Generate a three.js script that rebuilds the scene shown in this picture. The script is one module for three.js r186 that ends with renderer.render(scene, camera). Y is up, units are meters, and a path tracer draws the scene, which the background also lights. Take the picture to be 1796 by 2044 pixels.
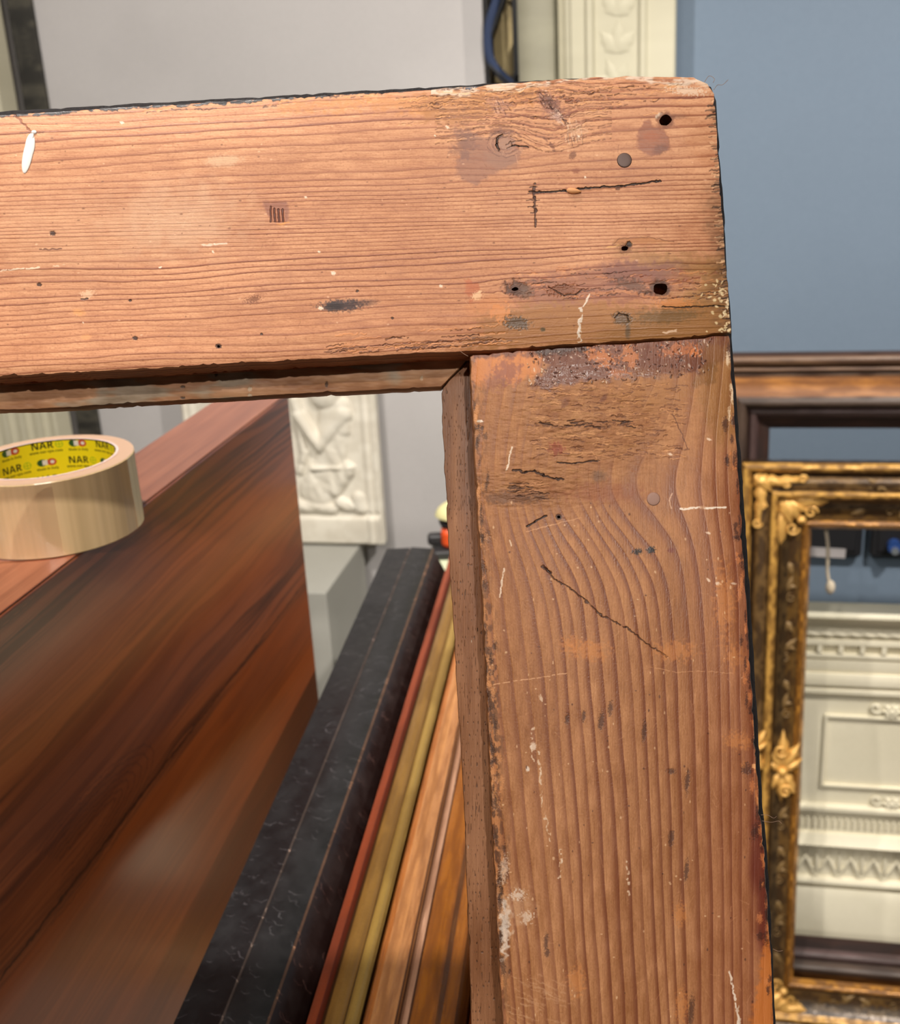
import * as THREE from 'three';
import { mergeGeometries, toCreasedNormals } from 'three/addons/utils/BufferGeometryUtils.js';
import { RoundedBoxGeometry } from 'three/addons/geometries/RoundedBoxGeometry.js';
import { RectAreaLightUniformsLib } from 'three/addons/lights/RectAreaLightUniformsLib.js';

// ------------------------------------------------------------------ camera, exposure, lights
const W = 1796, H = 2044, F = 2300, CX = 898, CY = 1022;
const scene = new THREE.Scene();
scene.background = new THREE.Color(0x0a0a0a);
const camera = new THREE.PerspectiveCamera(2 * Math.atan(H / 2 / F) * 180 / Math.PI, W / H, 0.03, 60);
camera.position.set(0, 1.65, 0);
camera.rotation.set(-19.7 * Math.PI / 180, 0, -3.15 * Math.PI / 180, 'YXZ');
camera.updateMatrixWorld(true);
camera.focus = 0.462;
camera.userData.fStop = 17;
const renderer = new THREE.WebGLRenderer({ antialias: true });
renderer.toneMapping = THREE.LinearToneMapping;
renderer.toneMappingExposure = 1.0;
renderer.shadowMap.enabled = true;
renderer.shadowMap.type = THREE.PCFSoftShadowMap;
RectAreaLightUniformsLib.init();

const YAW = 12 * Math.PI / 180;
const AX = new THREE.Vector3(Math.sin(YAW), 0, -Math.cos(YAW));   // into the room
const RT = new THREE.Vector3(Math.cos(YAW), 0, Math.sin(YAW));    // to the right along the back wall
const room = (r, y, d) => new THREE.Vector3().addScaledVector(RT, r).addScaledVector(AX, d).add(new THREE.Vector3(0, y, 0));

const WARM = new THREE.Color().setRGB(1, 0.945, 0.87);
const SPOTS = [   // position, target (room right, height, depth), intensity, cone, blend, source size
  [[0.75, 2.92, -2.1], [0.05, 1.4, 0.5], 12, 0.5, 0.5, 1.6],
  [[-0.75, 2.92, -1.7], [-0.15, 1.3, 0.6], 7.5, 0.5, 0.5, 1.6],
  [[1.15, 2.92, 0.75], [0.5, 0.6, 2.2], 23, 0.8, 0.7, 1.6],
  [[-0.9, 2.92, 0.75], [-0.9, 1.0, 2.4], 11.5, 0.85, 0.7, 1.6],
  [[-0.42, 2.92, 0.3], [-0.35, 1.3, 0.95], 11.5, 0.42, 0.7, 1.6],
];
const CEILING_PANEL = { r: 0.1, d: -0.2, w: 1.0, h: 1.0, i: 2.2 };

// ------------------------------------------------------------------ helpers
const numbers = {};
function numbered(n) { numbers[n] = (numbers[n] || 0) + 1; return numbers[n] === 1 ? n : n + '_' + String(numbers[n] - 1).padStart(3, '0'); }
function shade(o) { o.traverse(m => { if (m.isMesh) { m.castShadow = true; m.receiveShadow = true; } }); }
function thing(name, label, category, pos, group) {
  const o = new THREE.Group(); o.name = numbered(name); if (pos) o.position.copy(pos);
  o.userData = { label, category }; if (group) o.userData.group = group; scene.add(o); return o;
}
function part(name, geo, mat, parent) {
  const m = new THREE.Mesh(geo, mat); m.castShadow = m.receiveShadow = true;
  const n = {}; parent.children.forEach(c => { n[c.name] = 1; });
  let k = 0, nm = name; while (n[nm]) { k++; nm = name + '_' + String(k).padStart(3, '0'); }
  m.name = nm; parent.add(m); return m;
}
function struct(name, geo, mat) {
  const m = new THREE.Mesh(geo, mat); m.castShadow = m.receiveShadow = true; m.name = name; m.userData.kind = 'structure'; scene.add(m); return m;
}
const clamp = (x, a = 0, b = 1) => x < a ? a : x > b ? b : x;
const ss = (a, b, x) => { x = clamp((x - a) / (b - a)); return x * x * (3 - 2 * x); };
const lerp = (a, b, t) => a + (b - a) * t;
function rng(seed) { let s = seed >>> 0; return () => { s = (s + 0x6D2B79F5) >>> 0; let t = s; t = Math.imul(t ^ t >>> 15, t | 1); t ^= t + Math.imul(t ^ t >>> 7, t | 61); return ((t ^ t >>> 14) >>> 0) / 4294967296; }; }
function hash(i, j) { let h = Math.imul(i, 374761393) + Math.imul(j, 668265263) | 0; h = Math.imul(h ^ h >>> 13, 1274126177); return ((h ^ h >>> 16) >>> 0) / 4294967296; }
function vn(x, y) {
  const i = Math.floor(x), j = Math.floor(y); let u = x - i, v = y - j; u = u * u * (3 - 2 * u); v = v * v * (3 - 2 * v);
  const a = hash(i, j), b = hash(i + 1, j), c = hash(i, j + 1), d = hash(i + 1, j + 1);
  return a + (b - a) * u + (c - a) * v + (a - b - c + d) * u * v;
}
function fbm(x, y, o = 4) { let s = 0, a = 0.5, n = 0; for (let k = 0; k < o; k++) { s += a * vn(x, y); n += a; a *= 0.5; x = x * 2.03 + 17.1; y = y * 2.03 + 5.7; } return s / n; }
const sn = (x, y, o = 3) => fbm(x, y, o) * 2 - 1;

// a texture that is worked on in its own drawing units: colour (sRGB 0..255), height (mm), roughness
class Tex {
  constructor(x0, y0, x1, y1, res) {
    Object.assign(this, { x0, y0, x1, y1, res });
    this.w = Math.round((x1 - x0) * res); this.h = Math.round((y1 - y0) * res);
    const n = this.w * this.h; this.c = new Float32Array(n * 3); this.b = new Float32Array(n); this.r = new Float32Array(n);
  }
  fill(fn) {
    let k = 0; const o = [0, 0, 0, 0, 0.5];
    for (let j = 0; j < this.h; j++) for (let i = 0; i < this.w; i++, k++) {
      fn(this.x0 + (i + 0.5) / this.res, this.y0 + (j + 0.5) / this.res, o);
      this.c[k * 3] = o[0]; this.c[k * 3 + 1] = o[1]; this.c[k * 3 + 2] = o[2]; this.b[k] = o[3]; this.r[k] = o[4];
    }
    return this;
  }
  stain(x0, y0, x1, y1, color, alpha, dh = 0, rough = -1) {
    const i0 = Math.max(0, Math.floor((x0 - this.x0) * this.res)), i1 = Math.min(this.w, Math.ceil((x1 - this.x0) * this.res));
    const j0 = Math.max(0, Math.floor((y0 - this.y0) * this.res)), j1 = Math.min(this.h, Math.ceil((y1 - this.y0) * this.res));
    for (let j = j0; j < j1; j++) for (let i = i0; i < i1; i++) {
      const x = this.x0 + (i + 0.5) / this.res, y = this.y0 + (j + 0.5) / this.res, a = clamp(alpha(x, y)); if (a <= 0) continue;
      const k = j * this.w + i, c = typeof color === 'function' ? color(x, y) : color;
      for (let q = 0; q < 3; q++) this.c[k * 3 + q] = lerp(this.c[k * 3 + q], c[q], a);
      this.b[k] += dh * a; if (rough >= 0) this.r[k] = lerp(this.r[k], rough, a);
    }
  }
  ell(cx, cy, rx, ry, rot, color, a = 1, soft = 0.3, dh = 0, wob = 0.2, rough = -1) {
    const c = Math.cos(rot), s = Math.sin(rot), m = Math.max(rx, ry) * (1.3 + wob + soft), wf = 3.2 / Math.max(6, Math.min(rx, ry));
    this.stain(cx - m, cy - m, cx + m, cy + m, color, (x, y) => {
      const u = ((x - cx) * c + (y - cy) * s) / rx, v = (-(x - cx) * s + (y - cy) * c) / ry;
      const d = Math.sqrt(u * u + v * v) + wob * 2 * sn(x * wf + cx, y * wf + cy, 3);
      return a * (1 - ss(1 - soft, 1 + soft, d));
    }, dh, rough);
  }
  poly(p, color, a = 1, soft = 3, wob = 3, dh = 0, rough = -1) {
    let x0 = 1e9, y0 = 1e9, x1 = -1e9, y1 = -1e9; for (const [x, y] of p) { x0 = Math.min(x0, x); x1 = Math.max(x1, x); y0 = Math.min(y0, y); y1 = Math.max(y1, y); }
    const m = soft + wob * 2;
    this.stain(x0 - m, y0 - m, x1 + m, y1 + m, color, (x, y) => {
      const X = x + wob * 2 * sn(x / 9, y / 9), Y = y + wob * 2 * sn(x / 9 + 40, y / 9 + 9); let d = 1e9, ins = false;
      for (let i = 0, j = p.length - 1; i < p.length; j = i++) {
        const [ax, ay] = p[i], [bx, by] = p[j], ex = bx - ax, ey = by - ay, t = clamp(((X - ax) * ex + (Y - ay) * ey) / (ex * ex + ey * ey + 1e-9));
        d = Math.min(d, Math.hypot(X - ax - t * ex, Y - ay - t * ey)); if ((ay > Y) !== (by > Y) && X < ex * (Y - ay) / (by - ay) + ax) ins = !ins;
      }
      return a * ss(-soft, soft, ins ? d : -d);
    }, dh, rough);
  }
  line(p, wd, color, a = 1, dh = 0, jit = 1, broken = 0, rough = -1) {
    for (let s = 0; s + 1 < p.length; s++) {
      const [ax, ay] = p[s], [bx, by] = p[s + 1], ex = bx - ax, ey = by - ay, L = ex * ex + ey * ey + 1e-9, m = wd + jit * 2 + 2;
      this.stain(Math.min(ax, bx) - m, Math.min(ay, by) - m, Math.max(ax, bx) + m, Math.max(ay, by) + m, color, (x, y) => {
        const X = x + jit * 2 * sn(x / 7 + 3, y / 7, 2), Y = y + jit * 2 * sn(x / 7, y / 7 + 31, 2), t = clamp(((X - ax) * ex + (Y - ay) * ey) / L);
        const d = Math.hypot(X - ax - t * ex, Y - ay - t * ey);
        const k = broken ? ss(broken - 0.12, broken + 0.12, vn(x / 5 + ax, y / 5)) : 1;
        return a * k * (1 - ss(wd * 0.5 - 0.6, wd * 0.5 + 0.7, d));
      }, dh, rough);
    }
  }
  out(mat, scale = 1) {   // scale: millimetres of relief from black to white
    const n = this.w * this.h, C = new Uint8Array(n * 4), B = new Uint8Array(n * 4), R = new Uint8Array(n * 4);
    for (let j = 0; j < this.h; j++) for (let i = 0; i < this.w; i++) {
      const k = j * this.w + i, q = ((this.h - 1 - j) * this.w + i) * 4;
      for (let e = 0; e < 3; e++) C[q + e] = clamp(this.c[k * 3 + e], 0, 255); C[q + 3] = 255;
      const b = clamp(128 + this.b[k] / scale * 255, 0, 255), r = clamp(this.r[k]) * 255;
      B[q] = B[q + 1] = B[q + 2] = b; B[q + 3] = 255; R[q] = R[q + 1] = R[q + 2] = r; R[q + 3] = 255;
    }
    const mk = (d, s) => { const t = new THREE.DataTexture(d, this.w, this.h, THREE.RGBAFormat); t.magFilter = THREE.LinearFilter; t.minFilter = THREE.LinearMipmapLinearFilter; t.generateMipmaps = true; t.wrapS = t.wrapT = THREE.MirroredRepeatWrapping; if (s) t.colorSpace = THREE.SRGBColorSpace; t.needsUpdate = true; return t; };
    mat.map = mk(C, true); mat.bumpMap = mk(B); mat.bumpScale = scale / 1000; mat.roughnessMap = mk(R); mat.roughness = 1; this.c = this.b = this.r = null;
    return mat;
  }
}
const RGB = (r, g, b) => new THREE.Color().setRGB(r / 255, g / 255, b / 255, THREE.SRGBColorSpace);

// uv in metres by the side a face looks to; non-indexed
function boxUV(g, k = 1) {
  g = g.index ? g.toNonIndexed() : g; const p = g.attributes.position, u = new Float32Array(p.count * 2), a = new THREE.Vector3(), b = new THREE.Vector3(), c = new THREE.Vector3();
  for (let i = 0; i < p.count; i += 3) {
    a.fromBufferAttribute(p, i); b.fromBufferAttribute(p, i + 1); c.fromBufferAttribute(p, i + 2);
    const n = b.clone().sub(a).cross(c.clone().sub(a)), x = Math.abs(n.x), y = Math.abs(n.y), z = Math.abs(n.z);
    [a, b, c].forEach((v, q) => { const [s, t] = z >= x && z >= y ? [v.x, v.y] : y >= x ? [v.x, v.z] : [v.z, v.y]; u[(i + q) * 2] = s * k; u[(i + q) * 2 + 1] = t * k; });
  }
  g.setAttribute('uv', new THREE.BufferAttribute(u, 2)); return g;
}
const box = (w, h, d, x = 0, y = 0, z = 0, r = 0.003) => boxUV(new RoundedBoxGeometry(w, h, d, 2, Math.min(r, w / 2.1, h / 2.1, d / 2.1)).translate(x, y, z));
// a profile drawn in (a, b) swept along a straight line of length L; placed by map(a, b, l)
function sweep(prof, L, map, seg = 1, crease = 0.6) {
  const v = [], u = []; let s = 0;
  for (let i = 0; i < prof.length; i++) {
    const p = prof[i], q = prof[(i + 1) % prof.length], d = Math.hypot(q[0] - p[0], q[1] - p[1]);
    for (let k = 0; k < seg; k++) {
      const l0 = L * k / seg, l1 = L * (k + 1) / seg, A = map(p[0], p[1], l0), B = map(q[0], q[1], l0), C = map(q[0], q[1], l1), D = map(p[0], p[1], l1);
      v.push(...A, ...B, ...C, ...A, ...C, ...D); u.push(l0, s, l0, s + d, l1, s + d, l0, s, l1, s + d, l1, s);
    }
    s += d;
  }
  const sh = prof.map(p => new THREE.Vector2(p[0], p[1])), f = THREE.ShapeUtils.triangulateShape(sh, []);
  for (const t of f) for (const l of [0, L]) for (const i of t) { v.push(...map(prof[i][0], prof[i][1], l)); u.push(prof[i][0], prof[i][1]); }
  const g = new THREE.BufferGeometry(); g.setAttribute('position', new THREE.Float32BufferAttribute(v, 3)); g.setAttribute('uv', new THREE.Float32BufferAttribute(u, 2));
  g.computeVertexNormals(); return toCreasedNormals(g, crease);
}
// the four mitred members of a frame w x h (outer); profile [t inward, z to the viewer, colour]; bottom centre at the origin
function frameSides(w, h, prof, seg = 1) {
  const out = {};
  const corner = { top: (t, k) => [k ? w / 2 - t : -w / 2 + t, h - t], bottom: (t, k) => [k ? w / 2 - t : -w / 2 + t, t], left: (t, k) => [-w / 2 + t, k ? h - t : t], right: (t, k) => [w / 2 - t, k ? h - t : t] };
  for (const side of Object.keys(corner)) {
    const v = [], u = [], c = []; let s = 0; const f = corner[side];
    for (let i = 0; i < prof.length; i++) {
      const p = prof[i], q = prof[(i + 1) % prof.length], d = Math.hypot(q[0] - p[0], q[1] - p[1]);
      const P0 = f(p[0], 0), P1 = f(p[0], 1), Q0 = f(q[0], 0), Q1 = f(q[0], 1), vert = side === 'left' || side === 'right';
      for (let k = 0; k < seg; k++) {
        const e = (A, B, t, z) => [lerp(A[0], B[0], t), lerp(A[1], B[1], t), z];
        const A = e(P0, P1, k / seg, p[1]), B = e(Q0, Q1, k / seg, q[1]), C = e(Q0, Q1, (k + 1) / seg, q[1]), D = e(P0, P1, (k + 1) / seg, p[1]);
        v.push(...A, ...B, ...C, ...A, ...C, ...D); const m = vert ? 1 : 0;
        for (const [X, t] of [[A, s], [B, s + d], [C, s + d], [A, s], [C, s + d], [D, s]]) u.push(X[m], t);
        for (let n = 0; n < 6; n++) c.push(p[2].r, p[2].g, p[2].b);
      }
      s += d;
    }
    const g = new THREE.BufferGeometry(); g.setAttribute('position', new THREE.Float32BufferAttribute(v, 3)); g.setAttribute('uv', new THREE.Float32BufferAttribute(u, 2)); g.setAttribute('color', new THREE.Float32BufferAttribute(c, 3));
    g.computeVertexNormals(); out[side] = toCreasedNormals(g, 0.65);
  }
  return out;
}
function addSides(s, mat, parent, only) {
  if (!only || only.includes('top')) part('rail', s.top, mat, parent); if (!only || only.includes('bottom')) part('rail', s.bottom, mat, parent);
  if (!only || only.includes('left')) part('stile', s.left, mat, parent); if (!only || only.includes('right')) part('stile', s.right, mat, parent);
}
const arc = (cx, cy, r, a0, a1, n, col) => Array.from({ length: n + 1 }, (_, i) => { const a = lerp(a0, a1, i / n) * Math.PI / 180; return [cx + r * Math.cos(a), cy + r * Math.sin(a), col]; });
function tube(pts, r, seg = 24, rad = 8) { return new THREE.TubeGeometry(new THREE.CatmullRomCurve3(pts.map(p => new THREE.Vector3(...p))), seg, r, rad); }
const clean = gs => mergeGeometries(gs.map(g => { const n = (g.index ? g.toNonIndexed() : g.clone()); for (const k of Object.keys(n.attributes)) if (!['position', 'normal', 'uv'].includes(k)) n.deleteAttribute(k); return n; }));
function orient(o, pos, yawDeg, leanDeg = 0) { o.position.copy(pos); o.rotation.set(-leanDeg * Math.PI / 180, -yawDeg * Math.PI / 180, 0, 'YXZ'); return o; }

// pixel -> world helpers used only to measure where things stand
function onHeight(px, py, y) { const d = new THREE.Vector3((px - CX) / F, -(py - CY) / F, -1).applyQuaternion(camera.quaternion); return camera.position.clone().addScaledVector(d, (y - camera.position.y) / d.y); }

// plain mottled materials
function mottled(seed, o) {
  const { base, alt, amt = 1, sx = 40, sy = 40, n = 256, size = 1, rough = 0.6, rv = 0.15, bump = 0.2, metal = 0, vertex = false, fine = 0.15 } = o;
  const t = new Tex(0, 0, n, n, 1); const S = seed * 71.3;
  t.fill((x, y, q) => {
    const m = ss(0.3, 0.7, fbm(x / sx + S, y / sy + S, 4)) * amt, f = (vn(x / 1.7 + S, y / 1.7) - 0.5) * 255 * fine;
    for (let e = 0; e < 3; e++) q[e] = lerp(base[e], alt[e], m) + f;
    q[3] = (fbm(x / 8 + S, y / 8, 3) - 0.5) * bump; q[4] = rough + (m - 0.5) * rv;
  });
  const m = new THREE.MeshPhysicalMaterial({ metalness: metal, vertexColors: vertex, side: THREE.DoubleSide });
  t.out(m, 1); for (const k of ['map', 'bumpMap', 'roughnessMap']) m[k].repeat.set(1 / size, 1 / size); return m;
}

// ------------------------------------------------------------------ the room
const wallGrey = mottled(1, { base: [176, 172, 171], alt: [183, 179, 178], sx: 90, sy: 90, size: 0.8, rough: 0.85, bump: 0.05, fine: 0.01 });
const wallBlue = mottled(2, { base: [104, 119, 136], alt: [108, 123, 140], sx: 90, sy: 90, size: 0.8, rough: 0.8, bump: 0.05, fine: 0.01 });
const wallPlain = mottled(3, { base: [196, 190, 182], alt: [204, 198, 190], sx: 90, sy: 90, size: 1, rough: 0.9, bump: 0.05, fine: 0.01 });
const floorMat = mottled(4, { base: [112, 104, 96], alt: [128, 120, 110], sx: 60, sy: 60, size: 1, rough: 0.7, bump: 0.2, fine: 0.03 });
const HC = 3.0, DB = 2.42;
function wallBox(name, r0, r1, y0, y1, d0, d1, mat, cham = 0) {
  const g = cham ? sweep([[r0, d0], [r1 - cham, d0], [r1, d0 + cham * 0.9], [r1, d1], [r0, d1]], y1 - y0, (a, b, l) => room(a, y0 + l, b).toArray())
    : boxUV(new THREE.BoxGeometry(r1 - r0, y1 - y0, d1 - d0)).rotateY(-YAW).translate(...room((r0 + r1) / 2, (y0 + y1) / 2, (d0 + d1) / 2).toArray());
  return struct(name, g, mat);
}
wallBox('wall_back', -2.4, -0.4, 0, HC, DB, DB + 0.12, wallGrey, 0.035);
wallBox('wall_back_blue', -0.25, 2.6, 0, HC, DB, DB + 0.12, wallBlue);
wallBox('wall_recess', -0.7, 0.0, 0, HC, DB + 0.5, DB + 0.6, wallPlain);
wallBox('wall_recess_left', -0.6, -0.5, 0, HC, DB + 0.12, DB + 0.5, wallPlain);
wallBox('wall_recess_right', -0.15, -0.05, 0, HC, DB + 0.12, DB + 0.5, wallPlain);
wallBox('wall_left', -2.5, -2.4, 0, HC, -2.6, DB + 0.12, wallPlain);
wallBox('wall_right', 2.6, 2.7, 0, HC, -2.6, DB + 0.12, wallBlue);
wallBox('wall_front', -2.5, 2.7, 0, HC, -2.7, -2.6, wallPlain);
wallBox('floor', -2.6, 2.8, -0.1, 0, -2.8, DB + 0.7, floorMat);
wallBox('ceiling', -2.6, 2.8, HC, HC + 0.1, -2.8, DB + 0.7, wallPlain);

// lamps: track spotlights and one square light panel in the ceiling, all outside the frame
const lampBody = new THREE.MeshStandardMaterial({ color: RGB(230, 230, 228), roughness: 0.5 });
const lampGlow = new THREE.MeshStandardMaterial({ color: 0x000000, emissive: WARM, emissiveIntensity: 4 });
SPOTS.forEach(([p, t, I, cone, blend, size], i) => {
  const pos = room(...p), tgt = room(...t), dir = tgt.clone().sub(pos).normalize();
  const o = thing('ceiling_spotlight', 'white track spotlight on the ceiling outside the picture', 'spotlight', pos.clone(), 'track spotlights on the ceiling');
  const q = new THREE.Quaternion().setFromUnitVectors(new THREE.Vector3(0, 1, 0), dir);
  const can = new THREE.LatheGeometry([[0.0, -0.11], [0.03, -0.11], [0.042, -0.1], [0.045, 0.0], [0.04, 0.0], [0.038, -0.012], [0.0, -0.012]].map(a => new THREE.Vector2(...a)), 24);
  const cm = part('can', can, lampBody, o); cm.quaternion.copy(q);
  const gl = part('lens', new THREE.CylinderGeometry(0.037, 0.037, 0.002, 24), lampGlow, o); gl.quaternion.copy(q); gl.position.copy(dir.clone().multiplyScalar(-0.008));
  part('stem', new THREE.CylinderGeometry(0.012, 0.012, 0.13, 12).translate(0, 0.05, 0), lampBody, o);
  const L = new THREE.SpotLight(WARM, I, 0, cone, blend, 2); L.position.copy(pos).addScaledVector(dir, 0.02); L.target.position.copy(tgt); L.castShadow = true; L.shadow.radius = size; L.shadow.mapSize.set(2048, 2048); L.shadow.bias = -0.0004;
  L.name = 'spot_' + i; scene.add(L, L.target);
});
{
  const { r, d, w, h, i } = CEILING_PANEL, pos = room(r, HC - 0.02, d);
  const o = thing('ceiling_light', 'square white light panel set in the ceiling behind the viewer', 'light', pos);
  o.rotation.y = -YAW; part('frame', box(w + 0.06, 0.03, h + 0.06, 0, 0.004, 0), lampBody, o);
  const g = part('diffuser', new THREE.BoxGeometry(w, 0.004, h).translate(0, -0.013, 0), new THREE.MeshStandardMaterial({ color: 0x000000, emissive: WARM, emissiveIntensity: 1.2 }), o);
  const L = new THREE.RectAreaLight(WARM, i, w, h); L.position.copy(pos).add(new THREE.Vector3(0, -0.022, 0)); L.lookAt(pos.clone().add(new THREE.Vector3(0, -1, 0))); scene.add(L);
}

// ------------------------------------------------------------------ the old wooden frame seen from behind
const S = 0.45 / F;                                // metres per drawing unit on the back face of the frame
const wood = new THREE.Group();
{
  wood.name = numbered('picture_frame'); wood.userData = { label: 'large old pine picture frame seen from its back, nearest, with nail holes at the corner', category: 'picture frame' };
  wood.quaternion.copy(camera.quaternion); wood.position.copy(camera.position).add(new THREE.Vector3(0, 0, -0.45).applyQuaternion(camera.quaternion)); scene.add(wood);
}
const lx = px => (px - CX) * S, ly = py => -(py - CY) * S;

function rough(poly, step, amp, seed, skip = () => false) {      // subdivide an outline and make it uneven
  const out = [];
  for (let i = 0; i < poly.length; i++) {
    const [ax, ay] = poly[i], [bx, by] = poly[(i + 1) % poly.length], L = Math.hypot(bx - ax, by - ay), n = Math.max(1, Math.min(400, Math.round(L / step)));
    for (let k = 0; k < n; k++) {
      const t = k / n, x = lerp(ax, bx, t), y = lerp(ay, by, t), s = skip(x, y) || (k === 0 && L > 400) ? 0 : amp;
      const d = s * (sn(x / 26 + seed, y / 26, 3) * 1.4 + (vn(x / 3, y / 3 + seed) > 0.86 ? -1.2 : 0));
      out.push([x + (by - ay) / L * d, y - (bx - ax) / L * d]);
    }
  }
  return out;
}
function board(poly, holes, z0, z1, bevel, k = 1) {              // drawing-unit outline -> solid between depths (z towards the viewer)
  const f = (x, y) => new THREE.Vector2(lx(x) * k, ly(y) * k), sh = new THREE.Shape(poly.map(p => f(...p)));
  for (const [x, y, rx, ry] of holes) { const pts = []; for (let i = 0; i < 14; i++) { const a = i / 14 * 6.2832, r = 1 + 0.16 * sn(x + Math.cos(a) * 1.5, y + Math.sin(a) * 1.5, 2); pts.push(f(x + rx * r * Math.cos(a), y + ry * r * Math.sin(a))); } sh.holes.push(new THREE.Path(pts)); }
  const g = new THREE.ExtrudeGeometry(sh, { depth: z1 - z0 - 2 * bevel, bevelEnabled: bevel > 0, bevelThickness: bevel, bevelSize: bevel, bevelOffset: -bevel, bevelSegments: 2, steps: 1 });
  g.translate(0, 0, z0 + bevel); return g;
}
function woodUV(g, t, k = 1) {                                   // planar uv over the face, carried on down the sides
  g = g.index ? g.toNonIndexed() : g; const p = g.attributes.position, u = new Float32Array(p.count * 2);
  for (let i = 0; i < p.count; i++) {
    const x = p.getX(i) / k / S + CX, y = -p.getY(i) / k / S + CY, z = p.getZ(i) / S * 0.4;
    u[i * 2] = (x + z - t.x0) / (t.x1 - t.x0); u[i * 2 + 1] = (t.y1 - y + z) / (t.y1 - t.y0);
  }
  g.setAttribute('uv', new THREE.BufferAttribute(u, 2)); return toCreasedNormals(g, 0.7);
}

// --- rail texture
const railT = new Tex(-60, 130, 1480, 790, 1.25);
{
  const knots = [[1008, 287, 75, 42, 0.75], [1098, 213, 62, 46, 0.8], [995, 208, 46, 34, 0.7], [1140, 250, 40, 25, 0.4], [1030, 577, 60, 20, 0.4], [1318, 577, 50, 22, 0.4]];
  railT.fill((x, y, o) => {
    let g = y + 0.052 * (x - 700) + sn(x / 620, y / 150, 3) * 16 + sn(x / 130, y / 34, 3) * 3.2 + sn(x / 45, y / 10, 2) * 0.7;
    for (const [kx, ky, rx, ry, s] of knots) { const u = (x - kx) / rx, v = (y - ky) / ry, e = Math.exp(-(u * u + v * v)); if (e > 0.01) g -= (y - ky) * s * e + sn(x / 14, y / 9) * 6 * e; }
    const topRight = ss(780, 950, x) * (1 - ss(150, 235, y));
    g += sn(x / 38, y / 12) * 6 * topRight;
    const ph = g / lerp(18.5, 13.2, ss(330, 520, y)) + sn(g / 55, 3.3, 2) * 1.1, id = Math.floor(ph), t = ph - id, str = 0.35 + 0.65 * hash(id, 7);
    const wv = 0.72 + 0.5 * (fbm(x / 160 + id * 3.1, id * 1.7, 2) - 0.3);
    const L = (ss(0.62, 0.92, t) + 0.22 * ss(0.2, 0.7, t)) * (1 - ss(0.945, 1, t)) * str * wv, fib = vn(x / 26, y / 1.3), fine = vn(x / 3.1, y / 1.6), big = fbm(x / 240, y / 90, 3), mid = fbm(x / 38, y / 14, 3);
    let r = 204, gg = 145, b = 105;
    const k = (big - 0.5) * 34 + (mid - 0.5) * 34 + (fib - 0.5) * 17 + (fine - 0.5) * 13;
    r += k * 0.9; gg += k; b += k * 0.95;
    const redder = ss(420, 720, y) * 0.6 + ss(0.55, 0.7, big) * 0.3; r += 1 * redder; gg -= 6 * redder; b -= 8 * redder;
    const pores = ss(0.72, 0.8, vn(x / 5, y / 2.2)) * 0.14;
    const Lc = clamp(L * 0.95 + pores); r = lerp(r, 126, Lc); gg = lerp(gg, 64, Lc); b = lerp(b, 38, Lc);
    o[0] = r; o[1] = gg; o[2] = b; o[3] = L * 0.1 + (fib - 0.5) * 0.05 + (fine - 0.5) * 0.03 + (big - 0.5) * 0.3 - topRight * (vn(x / 20, y / 3.5) - 0.5) * 0.5; o[4] = 0.6 - L * 0.12 + (mid - 0.5) * 0.2;
  });
  const T = railT, R = rng(11);
  // pale rubbed hazes
  T.ell(360, 440, 125, 62, -0.1, [212, 172, 140], 0.5, 0.7, 0.02, 0.25); T.ell(120, 470, 140, 80, 0, [208, 162, 126], 0.3, 0.8, 0, 0.25); T.ell(445, 321, 36, 11, -0.06, [216, 178, 144], 0.6, 0.35, 0.03, 0.2);
  for (let i = 0; i < 44; i++) T.line([[250 + R() * 200, 395 + R() * 90], [262 + R() * 200, 400 + R() * 90]], 1, [224, 186, 156], 0.14);
  // worn torn top edge
  T.poly([[560, 205], [860, 190], [1080, 165], [1100, 205], [960, 215], [860, 226], [700, 218], [560, 225]], [196, 128, 66], 0.5, 10, 9, -0.05);
  T.poly([[840, 195], [990, 182], [1060, 172], [1075, 200], [1010, 190], [960, 240], [905, 250], [840, 240]], [166, 110, 64], 0.55, 10, 8, -0.1);
  for (let i = 0; i < 130; i++) { const x = 790 + R() * 560, y = 195 - (x - 790) * 0.05 + R() * R() * 66, l = 14 + R() * 46; T.line([[x, y], [x + l * 0.5, y - l * 0.03 - 2 + R() * 6], [x + l, y - l * 0.08]], 1 + R() * 2, R() < 0.5 ? [92, 52, 30] : [222, 158, 100], 0.35 + R() * 0.4, R() < 0.5 ? -0.2 : 0.12, 1.5, 0.35); }
  for (let i = 0; i < 26; i++) { const x = 240 + R() * 520, y = 214 - x * 0.045 + R() * 18; T.line([[x, y + 6], [x + 16 + R() * 30, y + 4]], 2 + R() * 3, R() < 0.55 ? [70, 44, 34] : [222, 150, 92], 0.6, -0.08, 2, 0.4); }
  // black and white paint along the top edge
  T.stain(-60, 130, 960, 240, [38, 30, 32], (x, y) => { const e = 229 - 0.0535 * (x + 10) + 4 + sn(x / 30, 1.2) * 5 + sn(x / 7, 9) * 3 - 7 * ss(430, 900, x); return (1 - ss(e - 2, e + 2, y)) * ss(0.25, 0.4, vn(x / 12, y / 5)); }, 0.05, 0.4);
  T.stain(860, 130, 1430, 200, [226, 205, 186], (x, y) => { const e = lerp(183, 150, ss(860, 1250, x)) + 9 + 10 * ss(1180, 1400, x) + sn(x / 24, 4.4) * 9; return (1 - ss(e - 3, e + 3, y)) * ss(0.36, 0.62, fbm(x / 16, y / 6, 4)) * 0.75; }, 0.12, 0.5);
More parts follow.
